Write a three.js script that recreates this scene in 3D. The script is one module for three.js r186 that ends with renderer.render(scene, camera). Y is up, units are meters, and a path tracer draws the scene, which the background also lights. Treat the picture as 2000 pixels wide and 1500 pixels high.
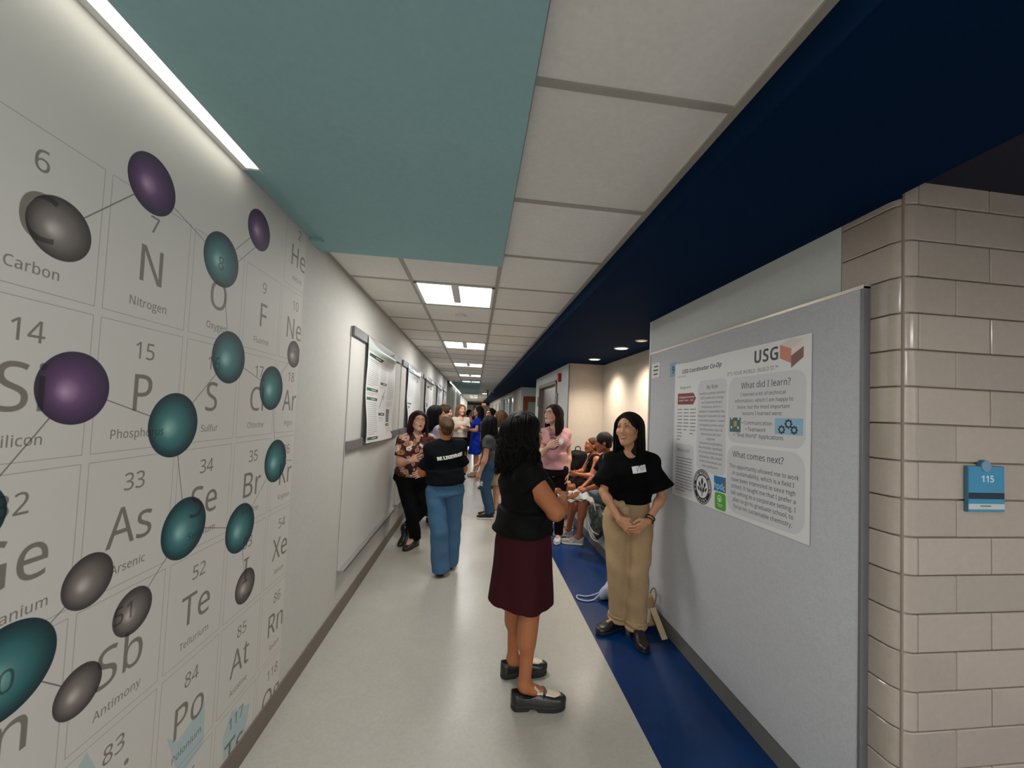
import * as THREE from 'three';
import { RoundedBoxGeometry } from 'three/addons/geometries/RoundedBoxGeometry.js';
import { mergeGeometries } from 'three/addons/utils/BufferGeometryUtils.js';
import { RectAreaLightUniformsLib } from 'three/addons/lights/RectAreaLightUniformsLib.js';
RectAreaLightUniformsLib.init();

// ---------- camera, background, exposure ----------
const scene = new THREE.Scene();
scene.background = new THREE.Color(0x000000);
const camera = new THREE.PerspectiveCamera(2 * Math.atan(775.5 / 760) * 180 / Math.PI, 2052 / 1551, 0.05, 120);
camera.setViewOffset(2052, 1551, 0, 0, 2000, 1500);           // the lens sits slightly off the middle of the frame
camera.position.set(0, 1.58, 0);
camera.up.set(-0.045064, 0.998442, 0.032906);
camera.lookAt(0.124296, 1.58 + 0.038287, -0.991506);
const renderer = new THREE.WebGLRenderer({ antialias: true });
renderer.toneMapping = THREE.LinearToneMapping;
renderer.toneMappingExposure = 1.25;
renderer.shadowMap.enabled = true;
const LIGHT = { panel: 15.5, farPanel: 30, backPanel: 88, nook: 34, cove: 90, down: 8.5, glow: 3 };

// ---------- helpers; every place is given as x (right), y (up), d (metres down the corridor) ----------
const P3 = (x, y, d) => new THREE.Vector3(x, y, -d);
let seed = 7;
const rnd = () => { seed = (seed + 0x6d2b79f5) | 0; let t = Math.imul(seed ^ (seed >>> 15), 1 | seed); t = (t + Math.imul(t ^ (t >>> 7), 61 | t)) ^ t; return ((t ^ (t >>> 14)) >>> 0) / 4294967296; };
const taken = {};
const numbered = (n) => { const k = taken[n] = (taken[n] ?? -1) + 1; return k ? n + '_' + String(k).padStart(3, '0') : n; };
const std = (o) => new THREE.MeshStandardMaterial({ roughness: 0.8, ...o });
const phys = (o) => new THREE.MeshPhysicalMaterial({ roughness: 0.6, ...o });
function mesh(name, geo, mat, parent = scene) {
  const m = new THREE.Mesh(geo, mat); m.castShadow = m.receiveShadow = true;
  m.name = parent === scene ? numbered(name) : childName(parent, name); parent.add(m); return m;
}
function childName(parent, name) {
  const c = parent.userData.names ??= {}; const k = c[name] = (c[name] ?? -1) + 1;
  return k ? name + '_' + String(k).padStart(3, '0') : name;
}
function group(name, parent = scene) { const g = new THREE.Group(); g.name = parent === scene ? numbered(name) : childName(parent, name); parent.add(g); return g; }
function tag(o, label, category, grp) { Object.assign(o.userData, { label, category }); if (grp) o.userData.group = grp; return o; }
function structure(o, label) { o.userData.kind = 'structure'; if (label) o.userData.label = label; return o; }
function box(x0, x1, y0, y1, d0, d1, r = 0) {
  const w = Math.abs(x1 - x0), h = Math.abs(y1 - y0), l = Math.abs(d1 - d0);
  const g = r ? new RoundedBoxGeometry(w, h, l, 1, Math.min(r, w / 2.01, h / 2.01, l / 2.01)) : new THREE.BoxGeometry(w, h, l);
  g.translate((x0 + x1) / 2, (y0 + y1) / 2, -(d0 + d1) / 2); return g;
}
function cyl(r0, r1, h, x, y, d, n = 24) { const g = new THREE.CylinderGeometry(r1, r0, h, n); g.translate(x, y, -d); return g; }
function merge(list) { return mergeGeometries(list.map((g) => { const q = g.index ? g.toNonIndexed() : g; for (const k of Object.keys(q.attributes)) if (!['position', 'normal', 'uv'].includes(k)) q.deleteAttribute(k); return q; })); }
// uv in metres from position, along the plane that the face looks from
function metreUV(g, s = 1) {
  g.computeVertexNormals?.call(g); const p = g.attributes.position, n = g.attributes.normal, uv = new Float32Array(p.count * 2);
  for (let i = 0; i < p.count; i++) {
    const ax = Math.abs(n.getX(i)), ay = Math.abs(n.getY(i)), az = Math.abs(n.getZ(i));
    const [u, v] = ay > ax && ay > az ? [p.getX(i), p.getZ(i)] : ax > az ? [p.getZ(i), p.getY(i)] : [p.getX(i), p.getY(i)];
    uv[2 * i] = u / s; uv[2 * i + 1] = v / s;
  }
  g.setAttribute('uv', new THREE.BufferAttribute(uv, 2)); return g;
}
function canvasTex(w, h, draw, srgb = true) {
  const c = document.createElement('canvas'); c.width = w; c.height = h; draw(c.getContext('2d'), w, h);
  const t = new THREE.CanvasTexture(c); if (srgb) t.colorSpace = THREE.SRGBColorSpace; t.magFilter = THREE.LinearFilter; t.anisotropy = 8; return t;
}
// tiling value noise as grey levels: octaves = [[cells, weight], ...]
function noiseTex(n, octaves, lo, hi, tint, srgb = true) {
  const sum = new Float32Array(n * n); let tw = 0;
  for (const [cells, wgt] of octaves) {
    const g = Float32Array.from({ length: cells * cells }, () => rnd()); tw += wgt;
    for (let y = 0; y < n; y++) for (let x = 0; x < n; x++) {
      const fx = x / n * cells, fy = y / n * cells, ix = fx | 0, iy = fy | 0, tx = fx - ix, ty = fy - iy, sx = tx * tx * (3 - 2 * tx), sy = ty * ty * (3 - 2 * ty);
      const at = (i, j) => g[((j % cells) * cells) + (i % cells)];
      sum[y * n + x] += wgt * ((at(ix, iy) * (1 - sx) + at(ix + 1, iy) * sx) * (1 - sy) + (at(ix, iy + 1) * (1 - sx) + at(ix + 1, iy + 1) * sx) * sy);
    }
  }
  const data = new Uint8Array(n * n * 4);
  for (let i = 0; i < n * n; i++) { const v = lo + (hi - lo) * sum[i] / tw; for (let c = 0; c < 3; c++) data[i * 4 + c] = Math.max(0, Math.min(255, v * tint[c])); data[i * 4 + 3] = 255; }
  const t = new THREE.DataTexture(data, n, n); t.wrapS = t.wrapT = THREE.RepeatWrapping; t.magFilter = THREE.LinearFilter; t.minFilter = THREE.LinearMipmapLinearFilter; t.generateMipmaps = true;
  if (srgb) t.colorSpace = THREE.SRGBColorSpace; t.needsUpdate = true; return t;
}
function areaLight(parent, x, y, d, w, l, intensity, color, target) {
  const li = new THREE.RectAreaLight(color, intensity, w, l); li.name = 'light'; li.position.copy(P3(x, y, d)); parent.add(li); li.lookAt(P3(...target)); return li;
}
// a quad a-b-c-d (counter-clockwise as seen from its front) with uv 0..1
function quad(a, b, c, d) {
  const g = new THREE.BufferGeometry();
  g.setAttribute('position', new THREE.Float32BufferAttribute([a, b, c, d].flatMap((p) => [p.x, p.y, p.z]), 3));
  g.setAttribute('uv', new THREE.Float32BufferAttribute([0, 0, 1, 0, 1, 1, 0, 1], 2));
  g.setIndex([0, 1, 2, 0, 2, 3]); g.computeVertexNormals(); return g;
}
// ---------- the setting ----------
const XL = -0.951, XR = 1.468, CEIL = 2.51, SOFFIT = 2.4, FAR = 44, BACK = -7.5;
const fine = noiseTex(256, [[64, 1], [128, 1], [8, 0.5]], 244, 256, [1, 1, 1]);
const grainBump = noiseTex(256, [[128, 1], [64, 0.7]], 90, 165, [1, 1, 1], false);
const floorTex = noiseTex(512, [[4, 0.6], [16, 0.7], [128, 1], [256, 1]], 232, 258, [1, 0.985, 0.96]);
const M = {
  wall: std({ color: 0xcbcac5, map: fine, bumpMap: grainBump, bumpScale: 0.0006, roughness: 0.72 }),
  wallGrey: std({ color: 0xcdd0ce, map: fine, bumpMap: grainBump, bumpScale: 0.0006, roughness: 0.7 }),
  wallWhite: std({ color: 0xd3d4d2, map: fine, roughness: 0.7 }),
  cream: std({ color: 0xcbc1b3, map: fine, bumpMap: grainBump, bumpScale: 0.0008, roughness: 0.75 }),
  teal: std({ color: 0x99c0c4, map: fine, bumpMap: grainBump, bumpScale: 0.0004, roughness: 0.75 }),
  navy: phys({ color: 0x02203f, map: fine, roughness: 0.8, specularIntensity: 0.12 }),
  nook: std({ color: 0x14172a, map: fine, roughness: 0.8 }),
  tile: std({ color: 0xeeeae4, map: fine, bumpMap: grainBump, bumpScale: 0.0012, roughness: 0.9 }),
  grid: std({ color: 0xaaa59c, roughness: 0.55, metalness: 0.1 }),
  floor: phys({ color: 0xbcbcb8, map: floorTex, roughness: 0.36, clearcoat: 0.22, clearcoatRoughness: 0.2 }),
  blueFloor: phys({ color: 0x00356e, map: noiseTex(256, [[8, 0.8], [32, 1], [128, 1]], 190, 255, [1, 1, 1]), roughness: 0.34, clearcoat: 0.12, clearcoatRoughness: 0.16, specularIntensity: 0.6 }),
  base: std({ color: 0x72675c, roughness: 0.5 }),
  baseGrey: std({ color: 0x6d6c68, roughness: 0.5 }),
  steel: std({ color: 0xb9b2ac, metalness: 0.85, roughness: 0.32 }),
  alu: std({ color: 0xb0b0ae, metalness: 0.7, roughness: 0.4 }),
  aluDark: std({ color: 0x77777a, metalness: 0.6, roughness: 0.45 }),
  black: std({ color: 0x101012, roughness: 0.5 }),
  white: std({ color: 0xe4e4e2, roughness: 0.5 }),
  wood: std({ color: 0xa8552a, map: noiseTex(256, [[4, 1], [64, 1]], 190, 255, [1, 0.95, 0.9]), roughness: 0.45 }),
  glass: phys({ color: 0xd8e6ea, roughness: 0.05, transmission: 1, thickness: 0, ior: 1.45 }),
};
const S = (name, geo, mat, parent) => { const m = mesh(name, geo, mat, parent); if (!parent) structure(m); return m; };

{ // floor: cream sheet flooring with a dark blue border along the right wall
  const f = structure(group('floor'));
  mesh('cream_flooring', metreUV(box(XL - 0.3, 0.905, -0.12, 0, BACK, FAR), 1.7), M.floor, f);
  mesh('blue_border', metreUV(box(0.905, 3.4, -0.12, 0, BACK, FAR), 1.1), M.blueFloor, f);
}
// left wall with the far doorway recess between 12.6 and 15.6
S('wall_left', metreUV(merge([box(XL - 0.15, XL, 0, 2.62, BACK, 12.6), box(XL - 0.15, XL, 0, 2.62, 15.6, FAR), box(XL - 0.6, XL - 0.15, 0, 2.62, 12.5, 12.6), box(XL - 0.6, XL - 0.15, 0, 2.62, 15.6, 15.7), box(XL - 0.7, XL - 0.6, 0, 2.62, 12.5, 15.7)])), M.wall);
S('baseboard_left', merge([box(XL, XL + 0.009, 0, 0.112, BACK, 12.6, 0.002), box(XL, XL + 0.009, 0, 0.112, 15.6, FAR, 0.002)]), M.base);
{ // grey door deep in the left recess
  const dr = structure(group('door_1'));
  mesh('door_leaf', box(XL - 0.598, XL - 0.56, 0.01, 2.1, 13.2, 15.1, 0.004), std({ color: 0x515a60, roughness: 0.5 }), dr);
  mesh('door_frame', merge([box(XL - 0.6, XL - 0.54, 0, 2.16, 13.12, 13.2), box(XL - 0.6, XL - 0.54, 0, 2.16, 15.1, 15.18), box(XL - 0.6, XL - 0.54, 2.1, 2.18, 13.12, 15.18)]), M.aluDark, dr);
}
// right side
S('wall_right', metreUV(box(XR, XR + 0.14, 0, 2.62, 1.412, 3.18)), M.wallGrey);
S('trim_1', box(XR - 0.004, XR + 0.012, 0.11, SOFFIT, 3.172, 3.19, 0.003), M.white);
S('baseboard_right', box(XR - 0.022, XR, 0, 0.108, 1.18, 3.19, 0.002), M.baseGrey);
{ // glazed block pier: every block is its own piece
  const w = structure(group('wall_pier'), 'glazed block wall with a rounded corner');
  mesh('mortar', metreUV(merge([box(XR + 0.014, 3.3, 0, 2.62, 1.187, 1.4)])), std({ color: 0x8f8175, roughness: 0.9 }), w);
  const tints = [0xb3a69b, 0xafa297, 0xb6a99e, 0xada196].map((c) => phys({ color: c, map: fine, roughness: 0.42, clearcoat: 0.6, clearcoatRoughness: 0.12 }));
  const H = 0.1304, J = 0.0024, D0 = 1.175, R = 0.055;
  const corner = (x1) => {   // rounded corner block, drawn in x-d and pulled up
    const s = new THREE.Shape(), x0 = XR; s.moveTo(x0, 1.408); s.lineTo(x0, D0 + R); s.absarc(x0 + R, D0 + R, R, Math.PI, 1.5 * Math.PI, false); s.lineTo(x1 - J, D0); s.lineTo(x1 - J, D0 + 0.05); s.lineTo(x0 + 0.1, D0 + 0.05); s.lineTo(x0 + 0.1, 1.408); s.closePath();
    const g = new THREE.ExtrudeGeometry(s, { depth: H - 2 * J - 0.006, bevelEnabled: true, bevelThickness: 0.003, bevelSize: 0.0025, bevelOffset: -0.0025, bevelSegments: 1, curveSegments: 10 });
    g.rotateX(-Math.PI / 2); return metreUV(g);      // (x, d, up) -> (x, up, -d)
  };
  const cornerG = [corner(1.685), corner(1.531)], full = new RoundedBoxGeometry(0.3 - 2 * J, H - 2 * J, 0.05, 1, 0.003); metreUV(full);
  for (let n = -1; n < 19; n++) {
    const y0 = 2.376 - H * (n + 1), even = ((n % 2) + 2) % 2 === 0;
    if (y0 < -0.12) break;
    const c = mesh('block', cornerG[even ? 0 : 1], tints[(n + 9) % 4], w); c.position.set(0, y0 + J + 0.003, 0);
    for (let k = 0; k < 5; k++) {
      const b = mesh('block', full, tints[Math.floor(rnd() * 4)], w);
      b.position.copy(P3((even ? 1.685 : 1.531) + 0.15 + 0.3 * k, y0 + H / 2, D0 + 0.025 + (rnd() - 0.5) * 0.0012));
    }
  }
}
S('wall_nook', metreUV(merge([box(3.2, 3.35, 0, 2.62, BACK, 1.2)])), M.wallGrey);
S('wall_back', metreUV(box(XL - 0.3, 3.4, 0, 2.62, BACK - 0.15, BACK)), M.wallGrey);
{ const g = group('nook_light'); tag(g, 'square ceiling light in the side nook behind the viewer', 'ceiling light');
  mesh('light_frame', box(2.05, 2.75, 2.44, 2.455, -2.2, -1.5), M.white, g); mesh('light_lens', box(2.08, 2.72, 2.434, 2.441, -2.17, -1.53), std({ color: 0xffffff, emissive: 0xfffdf4, emissiveIntensity: LIGHT.glow }), g); areaLight(g, 2.4, 2.428, -1.85, 0.6, 0.6, LIGHT.nook, 0xfffaf2, [2.4, 0, -1.85]); }
S('ceiling_nook', metreUV(box(1.45, 3.35, 2.456, 2.62, BACK, 1.19)), M.nook);
{ // seating alcove
  S('wall_alcove', metreUV(merge([box(2.05, 2.2, 0, 2.62, 3.0, 6.3), box(XR + 0.13, 2.1, 0, 2.62, 3.1, 3.18), box(XR, 2.2, 0, 2.62, 6.15, 6.2)]), 1), M.cream);
  S('trim_2', box(XR - 0.006, XR + 0.012, 0.1, SOFFIT, 6.135, 6.15, 0.003), M.aluDark);
}
S('wall_elevator', metreUV(merge([box(XR, XR + 0.2, 0, 2.62, 6.2, 7.05), box(XR, XR + 0.2, 2.2, 2.62, 7.05, 9.06), box(XR, XR + 0.2, 0, 2.62, 9.06, 9.6), box(XR + 0.2, 2.4, 0, 2.62, 9.5, 9.6)])), M.wallWhite);
S('wall_recess', metreUV(merge([box(2.38, 2.5, 0, 2.62, 9.5, 12.9), box(XR, 2.5, 2.1, 2.62, 12.8, 12.95), box(2.3, 2.5, 0, 2.2, 12.8, 12.95)])), M.wallGrey);
S('wall_far', metreUV(merge([box(XR, XR + 0.2, 0, 2.62, 12.95, 15.4), box(XR, XR + 0.2, 2.28, 2.62, 15.4, 21.4), box(XR, XR + 0.2, 0, 0.9, 15.4, 21.4), box(XR, XR + 0.2, 0, 2.62, 21.4, FAR), box(2.4, 2.5, 0, 2.62, 12.95, 22)])), M.cream);
S('wall_end', metreUV(merge([box(XL - 0.3, XR + 0.3, 0, 2.62, FAR, FAR + 0.2)])), std({ color: 0xb8b0a0, map: fine }));
S('baseboard_far', merge([box(XR - 0.01, XR, 0, 0.1, 6.15, 7.0), box(XR - 0.01, XR, 0, 0.1, 9.1, 9.6), box(XR - 0.01, XR, 0, 0.1, 12.95, FAR)]), M.baseGrey);
{ // wooden door in the recess, facing the camera
  const dr = structure(group('door_2'));
  mesh('door_frame', merge([box(XR, 1.535, 0, 2.1, 12.76, 12.82), box(2.24, 2.3, 0, 2.1, 12.76, 12.82)]), M.white, dr);
  mesh('door_leaf', metreUV(merge([box(1.535, 1.7, 0.01, 2.08, 12.79, 12.83), box(2.1, 2.24, 0.01, 2.08, 12.79, 12.83), box(1.7, 2.1, 0.01, 0.9, 12.79, 12.83), box(1.7, 2.1, 1.92, 2.08, 12.79, 12.83)])), M.wood, dr);
  mesh('door_pane', box(1.7, 2.1, 0.9, 1.92, 12.805, 12.815), std({ color: 0x9aa59c, roughness: 0.15 }), dr);
}
{ // glazed office front
  const w = structure(group('window_1'));
  for (let k = 0; k < 3; k++) {
    const a = 15.4 + k * 2, b = a + 2;
    mesh('window_pane', box(XR + 0.06, XR + 0.072, 0.96, 2.22, a + 0.05, b - 0.05), std({ color: 0xaebfc4, roughness: 0.12 }), w);
    mesh('window_frame', merge([box(XR - 0.01, XR + 0.1, 0.9, 2.28, a, a + 0.05), box(XR - 0.01, XR + 0.1, 0.9, 2.28, b - 0.05, b), box(XR - 0.01, XR + 0.1, 0.9, 0.96, a, b), box(XR - 0.01, XR + 0.1, 2.22, 2.28, a, b)]), M.white, w);
  }
}
for (const [a, b, c] of [[23, 25, 0x3b2b28], [27.5, 29.5, 0x51504c], [33, 35, 0x3a3f44]]) {   // far doors on the right
  const dr = structure(group('door_3'));
  mesh('door_leaf', box(XR - 0.012, XR - 0.002, 0.01, 2.1, a, b), std({ color: c, roughness: 0.5 }), dr);
  mesh('door_frame', merge([box(XR - 0.03, XR, 0, 2.18, a - 0.25, a), box(XR - 0.03, XR, 0, 2.18, b, b + 0.25)]), M.white, dr);
}
{ const dr = structure(group('door_4'));
  mesh('door_leaf', box(-0.3, 0.6, 0.01, 2.08, FAR - 0.04, FAR - 0.005), std({ color: 0x4d4238, roughness: 0.5 }), dr);
  mesh('door_header', box(XL, XR, 2.14, 2.36, FAR - 0.08, FAR - 0.005), std({ color: 0x23282c, roughness: 0.6 }), dr); }
// ceilings
S('ceiling_soffit', metreUV(merge([box(0.741, 1.455, SOFFIT, 2.66, BACK, FAR), box(1.455, 2.5, SOFFIT, 2.66, 1.19, FAR)])), M.navy);
{
  const cloud = [[-0.868, 0.118, -2.6, 2.385], [-0.868, 0.118, 13.5, 23]];
  S('ceiling_cloud', metreUV(merge([...cloud.map(([a, b, c, d]) => box(a, b, 2.472, 2.6, c, d)), box(XL, -0.868, 2.492, 2.6, 1.62, 2.24), box(XL, -0.868, 2.472, 2.6, 2.24, 2.385), box(XL, -0.868, 2.492, 2.6, -2.6, -1.5), box(XL, -0.868, 2.492, 2.6, 22.9, 23)])), M.teal);
  const c = structure(group('ceiling'), 'suspended ceiling of white tiles in a metal grid');
  mesh('ceiling_deck', box(XL - 0.3, 0.8, 2.6, 2.7, BACK, FAR), M.nook, c);
  const T = 0.6175, first = 1.045, cols = [[XL, -0.509], [-0.509, 0.112], [0.112, 0.735]], tees = [], lampRow = (k) => k >= 3 && (k - 3) % 4 === 0;
  const tileMats = [0xeeeae4, 0xeae6df, 0xf0ede8].map((k) => { const m = M.tile.clone(); m.color.set(k); return m; });
  const farTiles = [];
  for (let k = -13; k < 70; k++) {
    const a = first + T * k, b = a + T;
    if (b > FAR) break;
    for (let j = 0; j < 3; j++) {
      const [x0, x1] = cols[j]; let a0 = a, b0 = b;
      if (j < 2 && b < 2.3 && b > -2.6) continue;
      if (j < 2 && a < 2.385) a0 = 2.386;
      if (j < 2 && a > 13.2 && b < 23.1) continue;
      if (j === 1 && (k < 24 ? lampRow(k) || k === -8 || k === -11 : [38, 43, 47, 51, 57, 63].includes(k))) continue;
      const g = box(x0 + 0.012, x1 - 0.012, CEIL - 0.004 + (rnd() - 0.5) * 0.003, CEIL + 0.012, a0 + 0.012, b0 - 0.012, 0.002); metreUV(g);
      if (k < 20) mesh('ceiling_tile', g, tileMats[Math.floor(rnd() * 3)], c); else farTiles.push(g);
    }
    if (a > 0) tees.push(box(0.118, 0.735, CEIL - 0.008, CEIL + 0.01, a - 0.013, a + 0.013));
    if (a > 2.4 && !(a > 13.2 && a < 23.1)) tees.push(box(XL, 0.118, CEIL - 0.008, CEIL + 0.01, a - 0.013, a + 0.013));
  }
  const rest = mesh('ceiling_tile_field', merge(farTiles), tileMats[0], c); rest.userData.kind = 'stuff';
  for (const x of [-0.509, 0.112]) tees.push(box(x - 0.013, x + 0.013, CEIL - 0.0085, CEIL + 0.01, x < 0 ? 2.386 : BACK, 13.4), box(x - 0.013, x + 0.013, CEIL - 0.0085, CEIL + 0.01, BACK, -2.6), box(x - 0.013, x + 0.013, CEIL - 0.0085, CEIL + 0.01, 23, FAR));
  tees.push(box(0.715, 0.741, CEIL - 0.012, CEIL + 0.01, BACK, FAR), box(XL, XL + 0.02, CEIL - 0.01, CEIL + 0.01, 2.386, 13.4));
  mesh('ceiling_grid', merge(tees), M.grid, c);
  // recessed square lights
  const lampAt = [-3.89, -5.745, 2.90, 5.368, 7.838, 10.308, 12.6, 24.6, 27.5, 29.9, 32.7, 36.4, 40.2];
  lampAt.forEach((a, n) => {
    const i = n - 2;
    const g = group('ceiling_light'); const x0 = -0.497, x1 = 0.1, b = a + 0.59, ord = ['nearest', 'second', 'third', 'fourth', 'fifth'][i];
    tag(g, i < 0 ? ['first square ceiling light behind the near end of the teal panel', 'second square ceiling light behind the near end of the teal panel'][n] : i < 5 ? `square recessed ceiling light, the ${ord} of the row from the near end` : `far ceiling light beyond the second teal panel, ${['first', 'second', 'third', 'fourth', 'fifth', 'last'][i - 5]} of that distant row`, 'ceiling light', i < 0 ? 'lights behind the viewer' : i < 5 ? 'square lights in the white ceiling' : 'far ceiling lights');
    mesh('light_frame', merge([box(x0, x1, CEIL - 0.012, CEIL + 0.03, a, a + 0.02), box(x0, x1, CEIL - 0.012, CEIL + 0.03, b - 0.02, b), box(x0, x0 + 0.02, CEIL - 0.012, CEIL + 0.03, a, b), box(x1 - 0.02, x1, CEIL - 0.012, CEIL + 0.03, a, b), box(x0, x1, CEIL + 0.03, CEIL + 0.05, a, b)]), M.white, g);
    const glow = std({ color: 0xffffff, emissive: 0xfffdf4, emissiveIntensity: LIGHT.glow, roughness: 0.6 });
    mesh('light_lens', merge([box(x0 + 0.02, -0.225, CEIL + 0.002, CEIL + 0.008, a + 0.02, b - 0.02), box(-0.172, x1 - 0.02, CEIL + 0.002, CEIL + 0.008, a + 0.02, b - 0.02)]), glow, g);
    mesh('center_basket', box(-0.228, -0.169, CEIL - 0.01, CEIL + 0.01, a + 0.02, b - 0.1, 0.004), std({ color: 0xd8d4d2, roughness: 0.5 }), g);
    areaLight(g, -0.2, CEIL - 0.016, (a + b) / 2, 0.54, 0.54, i < 0 ? LIGHT.backPanel : i < 5 ? LIGHT.panel : LIGHT.farPanel, 0xfffdf8, [-0.2, 0, (a + b) / 2]);
  });
}
{ // wall-washing strip lights in the slots between the teal panels and the left wall
  for (const [a, b, lb] of [[-1.5, 1.62, 'long bright strip light washing the molecule mural from above'], [13.5, 22.9, 'far strip light glowing beside the second teal ceiling panel']]) {
    const g = group('strip_light'); tag(g, lb, 'strip light');
    mesh('housing', merge([box(XL + 0.002, XL + 0.024, 2.482, 2.52, a, b), box(-0.872, -0.868, 2.474, 2.52, a, b), box(XL + 0.001, -0.868, 2.484, 2.52, b - 0.012, b), box(XL + 0.001, -0.868, 2.505, 2.52, a, b)]), M.white, g);
    mesh('diffuser', box(XL + 0.024, -0.872, 2.49, 2.5, a, b - 0.012), std({ color: 0xffffff, emissive: 0xfffff2, emissiveIntensity: LIGHT.glow, roughness: 0.6 }), g);
    areaLight(g, -0.9, 2.4745, (a + b) / 2, 0.046, b - a - 0.04, LIGHT.cove, 0xfffff8, [-0.91, 0, (a + b) / 2]);
  }
}
for (const [x, d, lb, on] of [[1.7, 5.54, 'round downlight in the navy soffit near the alcove back wall', 1], [1.71, 4.5, 'round downlight in the navy soffit midway along the alcove', 1], [1.73, 3.97, 'small dim round fitting in the navy soffit nearest the grey board', 0]]) {
  const g = group('downlight'); tag(g, lb, 'downlight', 'round fittings in the alcove soffit');
  const r = on ? 0.075 : 0.05;
  const ring = new THREE.LatheGeometry([[r, 0], [r + 0.014, 0], [r + 0.014, 0.006], [r, 0.012], [r, 0]].map(([a, b]) => new THREE.Vector2(a, -b)), 32); ring.translate(x, SOFFIT, -d);
  mesh('trim_ring', ring, M.white, g);
  mesh('lens', cyl(r, r, 0.006, x, SOFFIT - 0.004, d, 28), std({ color: 0xfff2dc, emissive: 0xffe8c4, emissiveIntensity: on ? 2.2 : 0.45 }), g);
  if (on) { const s = new THREE.SpotLight(0xfff0de, LIGHT.down, 0, 1.15, 0.9, 2); s.name = 'light'; s.position.copy(P3(x, SOFFIT - 0.02, d)); s.castShadow = true; s.shadow.radius = 5; g.add(s); s.target.position.copy(P3(x + 0.12, 0, d)); g.add(s.target); s.target.name = 'aim'; }
}
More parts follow.
